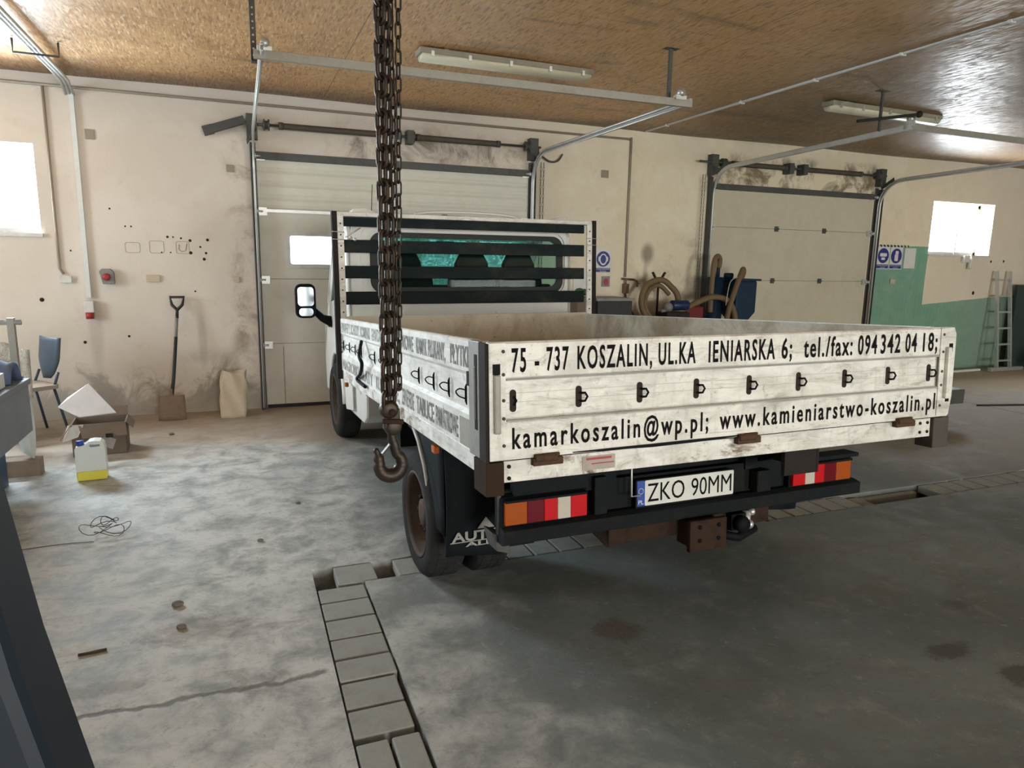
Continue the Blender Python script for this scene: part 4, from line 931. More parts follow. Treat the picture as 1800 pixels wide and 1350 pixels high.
# a dark rubber gap under the tailgate
tp_('gap_seal', MB().box(0.055, 2.07, 0.002, 0.02, -0.397, -0.388), M['black'])
# side marker lamps
for y in (0.79, 3.30):
    tp_('side_marker_lamp', MB().box(0.025, 0.05, y-0.026, y+0.026, -0.53, -0.495), M['lamp_amber'], bevel=0.006)

# --- headboard
hb = tp_('headboard', MB().box(0.03, W-0.03, L-0.01, L+0.015, -0.39, 0.012), M['insidefront'])
for z0, z1 in ((0.684, 0.752), (0.490, 0.586), (0.298, 0.392), (0.100, 0.198)):
    tp_('slat', MB().box(0.045, W-0.05, L+0.0, L+0.022, z0, z1), M['slat'], hb, bevel=0.004)
tp_('top_rail', MB().box(-0.0, W+0.02, L-0.02, L+0.035, 0.755, 0.787), M['alu'], hb, bevel=0.004)
for x0, x1, xi0, xi1 in ((-0.034, 0.004, 0.004, 0.050), (W+0.012, W+0.05, W-0.036, W+0.012)):
    p = tp_('post', MB().box(x0, x1, L-0.03, L+0.03, -0.46, 0.79), M['darkpost'], hb, bevel=0.002)
    q = tp_('post_flange', MB().box(xi0, xi1, L-0.025, L-0.005, -0.02, 0.76), M['alu'], hb, bevel=0.002)
    for k in range(9): tp_('bolt', MB().lathe([(0.006, -0.029), (0.006, -0.025)], ((xi0+xi1)/2, L, 0.70-k*0.082), 'y', 8), M['rust'], hb)
    for z in (0.64, 0.585):
        tp_('wire_tie', MB().tube([(x0-0.003, L-0.034, z), (xi1+0.003, L-0.030, z-0.003)] if x0 < 0 else [(xi0-0.003, L-0.034, z), (x1+0.003, L-0.034, z)], 0.003, 6), M['galv'], hb)
tp_('wire_twist', MB().tube([(0.06, L-0.03, 0.60), (0.11, L-0.04, 0.63), (0.17, L-0.04, 0.67)], 0.005, 6).ball((0.13, L-0.03, 0.585), 0.012).ball((0.10, L-0.03, 0.60), 0.010), M['galv'], hb)

# --- chassis
ch = MB()
for x in (0.66, 1.42): ch.box(x, x+0.07, 0.42, 4.6, -0.66, -0.53)
for y in (0.16, 0.7, 1.3, 1.9, 2.5, 3.1): ch.box(0.05, W-0.05, y, y+0.05, -0.50, -0.465)
ch.box(0.60, 1.53, 0.47, 0.53, -0.70, -0.53).box(0.25, 0.70, 0.40, 0.44, -0.66, -0.54)
ch.cyl((0.3, 1.26, -0.95), (1.83, 1.26, -0.95), 0.045, 12).ball((W/2, 1.26, -0.95), 0.14, 0.15, 0.14)
ch.cyl((1.7, 0.9, -0.75), (1.7, 3.2, -0.70), 0.05, 12).box(1.6, 1.95, 2.0, 2.8, -0.85, -0.55).box(0.2, 0.5, 2.2, 2.6, -0.8, -0.5)
ch.cyl((0.3, 4.2, -0.76), (1.8, 4.2, -0.76), 0.04, 12)
tp_('chassis_frame', ch, M['chassis'])
bump = tp_('rear_bumper', MB().prism([(0.385, -0.84), (0.36, -0.83), (0.36, -0.775), (0.40, -0.765), (0.46, -0.765), (0.46, -0.84)], 'x', 0.19, 2.085), M['chassis'], bevel=0.003)
tp_('carrier', MB().box(0.19, 2.06, 0.43, 0.46, -0.775, -0.63), M['chassis'], bump)
tp_('flange', MB().box(1.385, 1.565, 0.14, 0.16, -0.62, -0.478).box(1.56, 1.575, 0.14, 0.40, -0.62, -0.478), M['darkpost'], bump)
for q in ((0.60, 0.66, 0.37, 0.42, -0.76, -0.60), (1.45, 1.53, 0.37, 0.42, -0.76, -0.66), (1.75, 2.03, 0.33, 0.42, -0.635, -0.615)): tp_('bracket', MB().box(*q), M['chassis'], bump, bevel=0.004)
tp_('bracket_wire', MB().tube([(0.775, 0.37, -0.50), (0.775, 0.37, -0.70), (0.82, 0.37, -0.70)], 0.005, 6), M['galv'], bump)
# licence plate
pl = tp_('licence_plate', MB().plate(rrect(0.812, 1.335, -0.765, -0.640, 0.008, 3), [], 0.008, frame((0, 0.398, 0), (1, 0, 0), (0, 0, 1))), M['black'])
PF = frame((0, 0.3925, 0), (1, 0, 0), (0, 0, 1))
tp_('white_field', MB().plate(rrect(0.857, 1.330, -0.757, -0.645, 0.006, 3), [], 0.001, PF), M['platewhite'], pl)
tp_('blue_field', MB().box(0.818, 0.857, 0.392, 0.393, -0.757, -0.645), M['plateblue'], pl)
cm = MB(); text_mb(cm, 'ZKO', PF, 0.870, 1.062, -0.741, -0.661, 0.0012, 0.0); text_mb(cm, '90MM', PF, 1.098, 1.318, -0.741, -0.661, 0.0012, 0.0)
tp_('plate_number', cm, M['ink'], pl)
cm = MB(); text_mb(cm, 'PL', PF, 0.824, 0.850, -0.748, -0.730, 0.0012, 0.004)
for k in range(12): cm.plate(circle(0.8375+0.012*math.cos(k*PI/6), -0.69+0.012*math.sin(k*PI/6), 0.002, 5), [], 0.0005, frame((0, 0.3915, 0), (1, 0, 0), (0, 0, 1)))
tp_('country_mark', cm, M['platewhite'], pl)
# tail lamps
def tail_lamp(x0, s):
    h = tp_('tail_lamp', MB().box(min(x0-0.015*s, x0+0.375*s), max(x0-0.015*s, x0+0.375*s), 0.395, 0.44, -0.77, -0.645), M['black'], bevel=0.006)
    seg = [(0.0, 0.095, 'lamp_amber', 'amber'), (0.095, 0.17, 'lamp_darkred', 'dark red'), (0.17, 0.23, 'lamp_red', 'red'), (0.23, 0.29, 'lamp_white', 'clear'), (0.29, 0.365, 'lamp_red', 'red')]
    for a, b_, mt, nm in seg:
        xa, xb = sorted((x0+a*s, x0+b_*s))
        tp_('lens', MB().box(xa+0.0006, xb-0.0006, 0.378, 0.397, -0.757, -0.665), M[mt], h, label=nm+' lens', bevel=0.002)
    xa, xb = sorted((x0, x0+0.36*s))
    tp_('lamp_hood', MB().prism([(0.37, -0.655), (0.44, -0.635), (0.44, -0.66), (0.37, -0.664)], 'x', xa, xb), M['black'], h)
tail_lamp(0.203, 1); tail_lamp(2.035, -1)
# towbar
tb = tp_('towbar', MB().box(0.685, 1.55, 0.40, 0.46, -0.915, -0.845), M['rust'], bevel=0.004)
for xx in (0.675, 1.54): tp_('side_arm', MB().prism([(0.47, -0.84), (0.40, -0.92), (1.1, -0.80), (1.1, -0.70)], 'x', xx, xx+0.015), M['rust'], tb)
hp = tp_('hitch_plate', MB().box(1.03, 1.225, 0.30, 0.325, -0.965, -0.825).box(1.045, 1.06, 0.32, 0.42, -0.95, -0.84).box(1.195, 1.21, 0.32, 0.42, -0.95, -0.84), M['rust'], tb, bevel=0.004)
for x in (1.08, 1.18):
    for z in (-0.855, -0.915): tp_('bolt', MB().lathe([(0.010, 0.296), (0.010, 0.30)], (x, 0, z), 'y', 6), M['black'], tb)
tp_('trailer_socket', MB().lathe([(0.036, 0.36), (0.038, 0.33), (0.030, 0.315)], (1.34, 0, -0.885), 'y', 16).box(1.30, 1.38, 0.36, 0.40, -0.92, -0.845), M['black'], tb)
tp_('tow_ball', MB().cyl((1.40, 0.38, -0.95), (1.40, 0.38, -0.84), 0.02, 12).ball((1.40, 0.36, -0.90), 0.022).ball((1.42, 0.37, -0.846), 0.018), M['galv'], tb)
tp_('trailer_hook_end', MB().tube([(1.24, 0.38, -0.93), (1.34, 0.36, -0.955), (1.45, 0.38, -0.93)], 0.02, 8), M['black'], tb)

# --- mudguards and flaps
def guard(x0, x1, logo):
    sh = [(1.45, -0.52), (1.30, -0.535), (1.13, -0.585), (0.99, -0.68), (0.90, -0.79), (0.855, -0.90), (0.80, -0.93), (0.775, -1.00)]
    g = tp_('mudguard', MB().grid(lambda u, v: (x0+u*(x1-x0), *[Vector((sh[int(v*7)][0], sh[int(v*7)][1]))[k] for k in (0, 1)]), 1, 7), M['blacksoft'], solid=0.008)
    return g
g = guard(0.075, 0.50, True); g2_ = guard(W-0.50, W-0.075, False)
for (gg, x0, x1) in ((g, 0.065, 0.36), (g2_, W-0.36, W-0.065)):
    f = tp_('mud_flap', MB().grid(lambda u, v: (x0+u*(x1-x0), 0.76-0.03*math.sin(v*PI), -0.48-0.53*v+(0.012*math.cos(u*PI) if v > 0.9 else 0)), 6, 10), M['blacksoft'], gg, solid=0.006)
    if x0 < 1:
        lf = frame((0, 0.735, 0), (1, 0, 0), (0, 0, 1)); lg = MB()
        lg.plate([(0.205, -0.875), (0.245, -0.825), (0.285, -0.875)], [], 0.002, frame((0, 0.725, 0), (1, 0, 0), (0, 0, 1)))
        text_mb(lg, 'AUTO', frame((0, 0.73, 0), (1, 0, 0), (0, 0, 1)), 0.085, 0.32, -0.925, -0.882, 0.006, 0.03)
        text_mb(lg, 'ALEF', frame((0, 0.74, 0), (1, 0, 0), (0, 0, 1)), 0.15, 0.32, -0.955, -0.935, 0.008, 0.03)
        lg.box(0.08, 0.335, 0.731, 0.733, -0.933, -0.929)
        tp_('flap_logo', lg, M['inkpale'], gg)
tp_('guard_trim', MB().tube([(0.070, 1.33, -0.49), (0.070, 1.20, -0.56), (0.070, 1.10, -0.66), (0.070, 1.03, -0.79), (0.072, 1.02, -0.885)], [0.012, 0.014, 0.013, 0.011, 0.008], 8), M['beam'], g)
tp_('guard_panel', MB().grid(lambda u, v: (0.078, 0.80+u*(0.28+0.18*(1-v)), -0.47-0.45*v), 4, 6), M['blacksoft'], g, solid=0.006)
tp_('stay_rod', MB().cyl((0.19, 0.40, -0.50), (0.19, 0.42, -0.80), 0.008, 8), M['galvdark'])
tp_('stay_plate', MB().prism([(0.17, -0.80), (0.24, -0.83), (0.25, -0.90), (0.19, -0.88)], 'y', 0.44, 0.55), M['galvdark'], bevel=0.003)

# --- wheels
def wheel(x_out, y, R, s, wdt=0.19):
    """x_out: plane of the outer face, s=+1 when the inside of the truck lies toward +x"""
    z = zc_(x_out, y, R+0.005)
    ty = [(R*0.66, 0.012), (R*0.72, 0.0), (R*0.86, -0.004*1), (R*0.955, 0.012), (R*0.99, 0.03), (R, 0.045), (R, wdt-0.045), (R*0.985, wdt-0.03), (R*0.93, wdt-0.01), (R*0.7, wdt), (R*0.64, wdt-0.02)]
    m = MB().lathe([(r, s*h) for r, h in ty], (x_out, y, z), 'x', 48, caps=False)
    for k in range(60):   # tread blocks
        a = 2*PI*k/60
        for h0, h1 in ((0.035, 0.075), (0.085, 0.115), (0.125, 0.16)):
            mm = Matrix.Translation((x_out, y, z)) @ Matrix.Rotation(a, 4, 'X')
            xa, xb = sorted((s*h0, s*h1)); m.box(xa, xb, -0.012, 0.012, R*0.985, R+0.002, mm)
    w_ = tp_('wheel', m, M['rubber'])
    rp = [(R*0.62, 0.10), (R*0.68, 0.012), (R*0.70, 0.004), (R*0.665, 0.0), (R*0.63, 0.02), (R*0.60, 0.085), (R*0.50, 0.105), (R*0.34, 0.085), (R*0.24, 0.08), (R*0.22, 0.035), (R*0.12, 0.03), (0.01, 0.028)]
    tp_('rim', MB().lathe([(r, s*h) for r, h in rp], (x_out, y, z), 'x', 36), M['rim'], w_)
    hb_ = MB()
    for k in range(6):
        a = 2*PI*k/6
        hb_.cyl((x_out+s*0.035, y+R*0.27*math.cos(a), z+R*0.27*math.sin(a)), (x_out+s*0.06, y+R*0.27*math.cos(a), z+R*0.27*math.sin(a)), 0.012, 6)
    tp_('wheel_nuts', hb_, M['rust'], w_)
    return w_
wheel(0.055, 1.26, 0.318, 1); wheel(0.29, 1.26, 0.318, 1); wheel(W-0.055, 1.26, 0.318, -1); wheel(W-0.29, 1.26, 0.318, -1)
wheel(0.06, 4.22, 0.335, 1, 0.2); wheel(W-0.06, 4.22, 0.335, -1, 0.2)

# --- cab
CX0, CX1 = 0.10, 2.03
RA = [(4.22+0.40*math.cos(a), -0.74+0.42*math.sin(a)) for a in [PI*i/14 for i in range(15)]]
side = [(3.44, 0.66), (3.44, -0.74), (3.78, -0.78)] + RA[::-1][0:0] + [(3.82, -0.74)] + RA[::-1][1:-1] + [(4.62, -0.74), (5.02, -0.74), (5.06, -0.45), (5.00, -0.12), (4.72, 0.10), (4.12, 0.76), (3.98, 0.80), (3.60, 0.795), (3.50, 0.765)]
sidewin = [(3.62, 0.20), (4.52, 0.12), (4.05, 0.66), (3.98, 0.70), (3.66, 0.70)]
cab = tp_('cab', MB().prism([(4.70, 0.11), (4.86, 0.0), (5.00, -0.12), (5.06, -0.45), (5.02, -0.74), (4.99, -0.74), (5.03, -0.45), (4.97, -0.10), (4.84, -0.03), (4.69, 0.08)], 'x', CX0, CX1), M['vanwhite'], bevel=0.004)
for xx in (CX0+0.015, CX1-0.015): tp_('door_side', MB().plate(side, [sidewin], 0.03, frame((xx, 0, 0), (0, 1, 0), (0, 0, 1))), M['vanwhite'], cab, bevel=0.006)
RWIN = rrect(0.335, 1.895, 0.235, 0.625, 0.07, 6)
tp_('rear_wall', MB().plate([(CX0, -0.74), (CX1, -0.74), (CX1+0.01, 0.55), (CX1-0.04, 0.70), (CX1-0.12, 0.755), (CX0+0.12, 0.755), (CX0+0.04, 0.70), (CX0-0.01, 0.55)], [RWIN], 0.03, frame((0, 3.455, 0), (1, 0, 0), (0, 0, 1))), M['vanwhite'], cab, bevel=0.008)
tp_('window_seal', MB().plate(rrect(0.275, 1.955, 0.185, 0.665, 0.10, 8), [RWIN], 0.014, frame((0, 3.436, 0), (1, 0, 0), (0, 0, 1))), M['seal'], cab, bevel=0.004)
tp_('window_bulge', MB().plate(rrect(0.20, 2.0, 0.13, 0.725, 0.13, 8), [rrect(0.25, 1.97, 0.17, 0.69, 0.11, 8)], 0.02, frame((0, 3.434, 0), (1, 0, 0), (0, 0, 1))), M['vanwhite'], cab, bevel=0.008)
tp_('rear_window', MB().box(0.33, 1.90, 3.452, 3.456, 0.23, 0.63), M['rearglass'], cab)
tp_('pressed_panel', MB().plate(rrect(0.52, 1.35, -0.30, 0.055, 0.05), [rrect(0.535, 1.335, -0.285, 0.04, 0.04)], 0.01, frame((0, 3.436, 0), (1, 0, 0), (0, 0, 1))), M['vanwhite'], cab, bevel=0.004)
def strip_x(name, pts, mat, x0=CX0, x1=CX1, th=0.02, par=cab, crown=0.0, n=12, **k):
    def fn(u, v):
        t = v*(len(pts)-1); i = min(int(t), len(pts)-2); f_ = t-i
        p = Vector(pts[i])*(1-f_)+Vector(pts[i+1])*f_
        return (x0+u*(x1-x0), p[0], p[1]+crown*math.sin(PI*u)**0.5)
    return tp_(name, MB().grid(fn, n, (len(pts)-1)*1), mat, par, solid=th, **k)
strip_x('roof', [(3.45, 0.735), (3.50, 0.775), (3.60, 0.805), (3.98, 0.81), (4.06, 0.79)], M['vanwhite'], crown=0.015)
strip_x('windscreen', [(4.09, 0.78), (4.40, 0.44), (4.70, 0.11)], M['screen'], CX0+0.07, CX1-0.07, 0.006)
for xx in (CX0+0.04, CX1-0.04): tp_('windscreen_pillar', MB().bar((xx, 4.08, 0.78), (xx, 4.70, 0.11), 0.09, 0.03), M['vanwhite'], cab)
for xx in (CX0+0.012, CX1-0.012): tp_('side_glass', MB().plate(sidewin, [], 0.006, frame((xx, 0, 0), (0, 1, 0), (0, 0, 1))), M['rearglass'], cab)
tp_('cab_floor', MB().box(CX0+0.02, CX1-0.02, 3.47, 4.95, -0.55, -0.50), M['dash'], cab)
tp_('dashboard', MB().prism([(4.22, -0.5), (4.18, 0.18), (4.26, 0.27), (4.46, 0.27), (4.66, 0.09), (4.66, -0.5)], 'x', CX0+0.04, CX1-0.04), M['dash'], cab, bevel=0.02)
tp_('headlining', MB().box(CX0+0.04, CX1-0.04, 3.48, 4.05, 0.765, 0.775), M['dash'], cab)
for cx, w_ in ((0.60, 0.48), (1.20, 0.42), (1.64, 0.42)):
    st_ = tp_('seat', MB().prism([(3.60, -0.2), (3.60, -0.05), (3.62, 0.28), (3.66, 0.36), (3.74, 0.36), (3.78, 0.1), (3.82, -0.05), (4.15, -0.03), (4.15, -0.2)], 'x', cx-w_/2, cx+w_/2), M['seat'], cab, bevel=0.03)
    tp_('headrest', MB().plate([(cx-0.15, 0.30), (cx+0.15, 0.30), (cx+0.145, 0.44), (cx+0.10, 0.525), (cx, 0.54), (cx-0.10, 0.525), (cx-0.145, 0.44)], [], 0.09, frame((0, 3.70, 0), (1, 0, 0), (0, 0, 1))), M['seat'], cab, bevel=0.02)
tp_('steering_wheel', MB().tube([(0.58+0.19*math.cos(a), 4.22+0.06*math.sin(a), 0.12+0.18*math.sin(a)) for a in [2*PI*i/20 for i in range(20)]], 0.014, 8, closed=True), M['black'], cab)
tp_('interior_mirror', MB().box(1.0, 1.18, 4.10, 4.13, 0.60, 0.66), M['mirror'], cab, bevel=0.006)
# lower side box behind the door
tp_('side_skirt', MB().prism([(3.02, -0.74), (3.15, -0.80), (3.80, -0.795), (3.80, -0.47), (2.98, -0.47)], 'x', 0.13, 0.40), M['vanwhite'], bevel=0.02)
tp_('side_skirt', MB().prism([(3.02, -0.74), (3.15, -0.80), (3.80, -0.795), (3.80, -0.47), (2.98, -0.47)], 'x', 1.73, 2.0), M['vanwhite'], bevel=0.02)
for x in (CX0-0.005, CX1+0.005): tp_('wheel_arch', MB().tube([(x, p[0], p[1]) for p in RA], 0.02, 8), M['vanwhite'], cab)
for xx, sg in ((CX0+0.03, 1), (CX1-0.03, -1)): tp_('arch_liner', MB().grid(lambda u, v: (xx+sg*u*0.28, 4.22+0.41*math.cos(PI*v), -0.74+0.43*math.sin(PI*v)), 1, 14), M['black'], cab)
tp_('roof_strip', MB().tube(smooth_path([(0.68, 3.60, 0.83), (0.85, 3.62, 0.855), (1.2, 3.62, 0.862), (1.5, 3.62, 0.85), (1.62, 3.62, 0.825)]), 0.012, 6), M['vanwhite'], cab)
for P in ([(0.16, 0.80), (0.20, 0.87), (0.30, 0.88), (0.42, 0.83), (0.42, 0.79)], [(1.85, 0.79), (2.04, 0.86), (2.14, 0.875), (2.10, 0.79)]): tp_('roof_bracket', MB().prism(P, 'y', 3.70, 3.95), M['vanwhite'], cab, bevel=0.006)
tp_('antenna', MB().cyl((0.385, 3.9, 0.86), (0.40, 3.9, 1.10), 0.003, 6), M['black'], cab)
for s, xb in ((1, CX0), (-1, CX1)):
    def X(v): return xb-s*v
    hw = MB().plate(rrect(-0.088, 0.088, -0.155, 0.155, 0.055, 6), [], 0.10, frame((X(0.225), 4.52, 0.128), (1, 0, 0), (0, 0, 1)))
    mh = tp_('side_mirror', hw, M['black'], cab, bevel=0.02)
    tp_('mirror_glass', MB().plate(rrect(-0.070, 0.070, -0.045, 0.125, 0.03, 5), [], 0.003, frame((X(0.225), 4.468, 0.128), (1, 0, 0), (0, 0, 1))).plate(rrect(-0.062, 0.062, -0.135, -0.065, 0.03, 5), [], 0.003, frame((X(0.225), 4.468, 0.128), (1, 0, 0), (0, 0, 1))), M['mirror'], cab)
    tp_('mirror_arm', MB().tube([(X(0.15), 4.52, 0.04), (X(0.08), 4.52, -0.03), (X(-0.02), 4.50, -0.07)], [0.028, 0.034, 0.055], 8), M['black'], cab)
for xx in (CX0-0.02, CX1): tp_('door_handle', MB().box(xx, xx+0.02, 3.62, 3.78, -0.06, -0.02), M['black'], cab, bevel=0.005)
tp_('indicator', MB().box(CX0-0.012, CX0, 4.62, 4.70, -0.12, -0.07), M['lamp_amber'], cab, bevel=0.004)

# ------------------------------------------------------------------ chain hoist
hoist = thing('chain_hoist', 'rusty hand chain hoist with a big hook hanging in front of the truck bed', 'chain hoist', (0.36, 1.76, 2.95))
ho = hoist.location
def chain(p0, p1, pitch, wid, wire, name, twist=0.0, sway=0.0):
    p0, p1 = Vector(p0), Vector(p1); Lc = (p1-p0).length; n = int(Lc/pitch)
    mb = MB(); d = (p1-p0)/n
    base = []
    hl = pitch/2+wire; hw = wid/2-wire
    for k in range(5): a = -PI/2+PI*k/4; base.append((hw*math.cos(a-0)*1.0, 0))
    ring = []
    st_len = max(0.0, hl-hw-0.0)
    for k in range(7): a = PI*k/6; ring.append((hw*math.cos(a), st_len+hw*math.sin(a)))
    for k in range(7): a = PI+PI*k/6; ring.append((hw*math.cos(a), -st_len+hw*math.sin(a)))
    for i in range(n):
        c = p0+d*(i+0.5)+Vector((sway*math.sin(i*0.7), sway*math.cos(i*0.9), 0))
        a = twist+(PI/2 if i % 2 else 0)+random.uniform(-0.12, 0.12)
        ca, sa = math.cos(a), math.sin(a)
        mb.tube([c+Vector((q[0]*ca, q[0]*sa, q[1])) for q in ring], wire, 6, closed=True)
    return mb.build(name, M['chain'], hoist, off=ho)
chain((0.338, 1.745, 2.88), (0.346, 1.755, 1.215), 0.0405, 0.037, 0.0056, 'load_chain', 0.75)
chain((0.356, 1.775, 2.88), (0.361, 1.765, 1.215), 0.0405, 0.037, 0.0056, 'load_chain', 0.85)
chain((0.370, 1.79, 2.88), (0.385, 1.80, 1.27), 0.030, 0.018, 0.0026, 'hand_chain', 0.6, 0.0015)
chain((0.391, 1.75, 2.88), (0.379, 1.755, 1.27), 0.030, 0.018, 0.0026, 'hand_chain', 0.25, 0.0005)
chain((0.379, 1.755, 1.27), (0.384, 1.80, 1.262), 0.012, 0.018, 0.0026, 'hand_chain', 0.2)
MB().lathe([(0.03, -0.06), (0.10, -0.055), (0.12, -0.03), (0.12, 0.03), (0.10, 0.055), (0.03, 0.06)], (0.365, 1.765, 2.93), 'y', 28).box(0.33, 0.40, 1.74, 1.79, 2.95, 3.13).build('hoist_body', M['hook'], hoist, off=ho)
MB().tube([(0.365+0.03*math.cos(a), 1.765, 3.14+0.035*math.sin(a)) for a in [2*PI*i/14 for i in range(14)]], 0.01, 8, closed=True).box(0.35, 0.38, 1.74, 1.79, 3.165, H-0.002).build('suspension_eye', M['hook'], hoist, off=ho)
blk = MB().lathe([(0.006, -0.020), (0.020, -0.018), (0.025, -0.008), (0.025, 0.008), (0.020, 0.018), (0.006, 0.020)], (0.352, 1.76, 1.212), 'y', 18)
blk.lathe([(0.006, -0.020), (0.020, -0.018), (0.024, 0), (0.020, 0.018), (0.006, 0.020)], (0.362, 1.76, 1.165), 'y', 16).box(0.337, 0.379, 1.746, 1.774, 1.158, 1.215)
blk.build('bottom_block', M['hook'], hoist, off=ho, bevel=0.003)
MB().cyl((0.332, 1.742, 1.185), (0.386, 1.742, 1.180), 0.007, 8).cyl((0.357, 1.73, 1.208), (0.357, 1.79, 1.208), 0.009, 8).build('block_pins', M['rust'], hoist, off=ho)
cx, cz, R_ = 0.355, 1.064, 0.030
hp_ = [(0.358, 1.76, 1.16), (0.360, 1.76, 1.135), (0.366, 1.76, 1.115)]
hr_ = [0.012, 0.013, 0.014]
for k in range(13):
    a = math.radians(58-k*21)
    hp_.append((cx+R_*math.cos(a)*1.02, 1.76, cz+R_*1.08*math.sin(a))); hr_.append(0.014+0.006*math.sin(PI*k/12))
hp_.append((cx-R_-0.004, 1.76, cz+0.030)); hr_.append(0.008); hp_.append((cx-R_-0.010, 1.76, cz+0.045)); hr_.append(0.004)
MB().tube(smooth_path(hp_, 3), [hr_[min(int(i/3), len(hr_)-1)] for i in range((len(hp_)-1)*3+1)], 12).build('hook', M['hook'], hoist, off=ho)
MB().bar((0.356, 1.76, 1.12), (0.326, 1.76, 1.085), 0.014, 0.004).build('safety_latch', M['hook'], hoist, off=ho)

# ------------------------------------------------------------------ left side: spade, sack, cardboard box, canister, bench, chair
sp = thing('spade', 'muddy spade with a black D handle leaning on the left wall', 'spade', (-0.64, 7.3, 0))
so = sp.location
def lean(x, z, y0=7.36, y1=7.64): return (x, y0+(y1-y0)*z/1.2, z)
MB().tube([lean(-0.655, 0.22), lean(-0.63, 0.40), lean(-0.592, 0.80)], 0.016, 10).build('shaft', M['shaft'], sp, off=so)
MB().tube([lean(-0.592, 0.80), lean(-0.575, 1.0)], 0.014, 10).build('upper_shaft', M['greybox'], sp, off=so)
MB().tube([lean(-0.655, 0.30), lean(-0.66, 0.15)], 0.020, 10).build('blade_socket', M['spade'], sp, off=so)
MB().tube([lean(-0.575, 0.98), lean(-0.57, 1.06), lean(-0.615, 1.11), lean(-0.628, 1.185), lean(-0.505, 1.185), lean(-0.522, 1.11), lean(-0.57, 1.06)], 0.015, 8).build('handle', M['grip'], sp, off=so)
def bl(u, v):
    x = -0.655+(u-0.5)*(0.23+0.02*v); z = 0.235-0.235*v+0.004
    y = 7.36+(7.64-7.36)*z/1.2-0.02*math.cos((u-0.5)*PI)*1.0
    return (x, y, max(z, 0.004))
MB().grid(bl, 8, 6).build('blade', M['spade'], sp, off=so, solid=0.006)

def sack_fn(u, v):
    a = 2*PI*u; h = v*0.46
    k = 0.92+0.10*math.sin(v*PI)-0.06*v; sx = 0.13*k; sy = (0.085*(1-0.55*v))*k
    sq = max(abs(math.cos(a)), abs(math.sin(a)))**0.75
    x = sx*math.cos(a)/sq; y = sy*math.sin(a)/sq
    x += 0.010*math.sin(h*30+a*2)*v; y += 0.012*math.sin(a*5+h*18)
    return (-0.10+x+0.02*v, 7.36+y+0.05*v, h+0.012*math.sin(a*2+1)*(v > 0.9)+0.002)
sk = MB().grid(sack_fn, 40, 16); sk.add([( -0.10, 7.36, 0.002)]+[sack_fn(i/40, 0) for i in range(40)], [(0, i+1, (i+1) % 40+1) for i in range(40)])
tag(sk.build('paper_sack', M['sack'], solid=0.003), 'beige paper sack standing against the wall left of the windowed gate', 'sack')

bx = thing('cardboard_box', 'open brown cardboard box with flaps near the left wall', 'box', (-1.10, 6.36, 0), rot=(0, 0, math.radians(4)))
MB().box(-0.19, 0.19, -0.15, -0.144, 0, 0.26).box(-0.19, 0.19, 0.144, 0.15, 0, 0.26).box(-0.19, -0.184, -0.15, 0.15, 0, 0.26).box(0.184, 0.19, -0.15, 0.15, 0, 0.26).box(-0.19, 0.19, -0.15, 0.15, 0, 0.006).build('box_body', M['card'], bx)
def flap(pts, th=0.004):
    return MB().add(pts, [(0, 1, 2, 3)]).build('flap', M['card'], bx, solid=th)
flap([(-0.14, -0.152, 0.26), (0.19, -0.152, 0.26), (0.20, -0.215, 0.165), (-0.11, -0.215, 0.160)])
flap([(-0.192, -0.15, 0.26), (-0.192, 0.15, 0.26), (-0.27, 0.13, 0.15), (-0.27, -0.14, 0.14)])
flap([(0.192, -0.15, 0.26), (0.192, 0.15, 0.26), (0.24, 0.14, 0.20), (0.24, -0.12, 0.20)])
flap([(-0.19, 0.15, 0.26), (0.19, 0.15, 0.26), (0.19, 0.20, 0.33), (-0.19, 0.20, 0.32)])
MB().add([(-0.215, -0.12, 0.255), (-0.192, -0.145, 0.262), (-0.10, -0.16, 0.262), (-0.14, -0.19, 0.17), (-0.25, -0.16, 0.13)], [(0, 1, 2, 3, 4)]).build('flap', M['label'], bx, solid=0.003)
MB().plate([(-0.0, 0.085), (0.085, 0.04), (0.115, 0.12), (0.03, 0.165)], [], 0.001, frame((0, -0.153, 0), (1, 0, 0), (0, 0, 1))).build('shipping_label', M['label'], bx)
MB().box(0.05, 0.10, -0.2195, -0.15, 0.155, 0.185).build('hand_slot', M['stain'], bx)
tag(MB().add([(-1.345, 6.18, 0.415), (-1.155, 6.33, 0.565), (-0.955, 6.19, 0.345), (-1.20, 6.14, 0.335)], [(0, 1, 2, 3)]).add([(-1.345, 6.18, 0.415), (-1.29, 6.26, 0.47), (-1.25, 6.24, 0.475), (-1.155, 6.33, 0.565)], [(0, 1, 2, 3)]).build('paper_sheet', M['paper'], solid=0.012), 'stiff white sheet sticking up out of the cardboard box', 'paper')

jg = thing('canister', 'translucent plastic canister with a blue cap and yellow fluid on the concrete', 'canister', (-1.035, 5.55, 0), rot=(0, 0, math.radians(4)))
def jprof(a, b): return rrect(a, b, -0.06, 0.06, 0.025, 4)
MB().plate(rrect(-0.094, 0.094, 0.078, 0.235, 0.002, 2)[0:0] or [(-0.094, 0.072), (0.094, 0.072), (0.094, 0.225), (0.088, 0.262), (0.068, 0.285), (0.030, 0.290), (-0.004, 0.286), (-0.024, 0.268), (-0.040, 0.258), (-0.085, 0.252), (-0.094, 0.235)], [rrect(-0.002, 0.062, 0.246, 0.268, 0.010, 4)], 0.11, frame((0, 0, 0), (1, 0, 0), (0, 0, 1))).build('container', M['jug'], jg, bevel=0.012)
MB().box(-0.094, 0.094, -0.055, 0.055, 0.002, 0.073).build('fluid', M['fluid'], jg, bevel=0.010)
MB().cyl((-0.062, 0, 0.250), (-0.062, 0, 0.285), 0.024, 16).build('cap', M['bluecap'], jg)

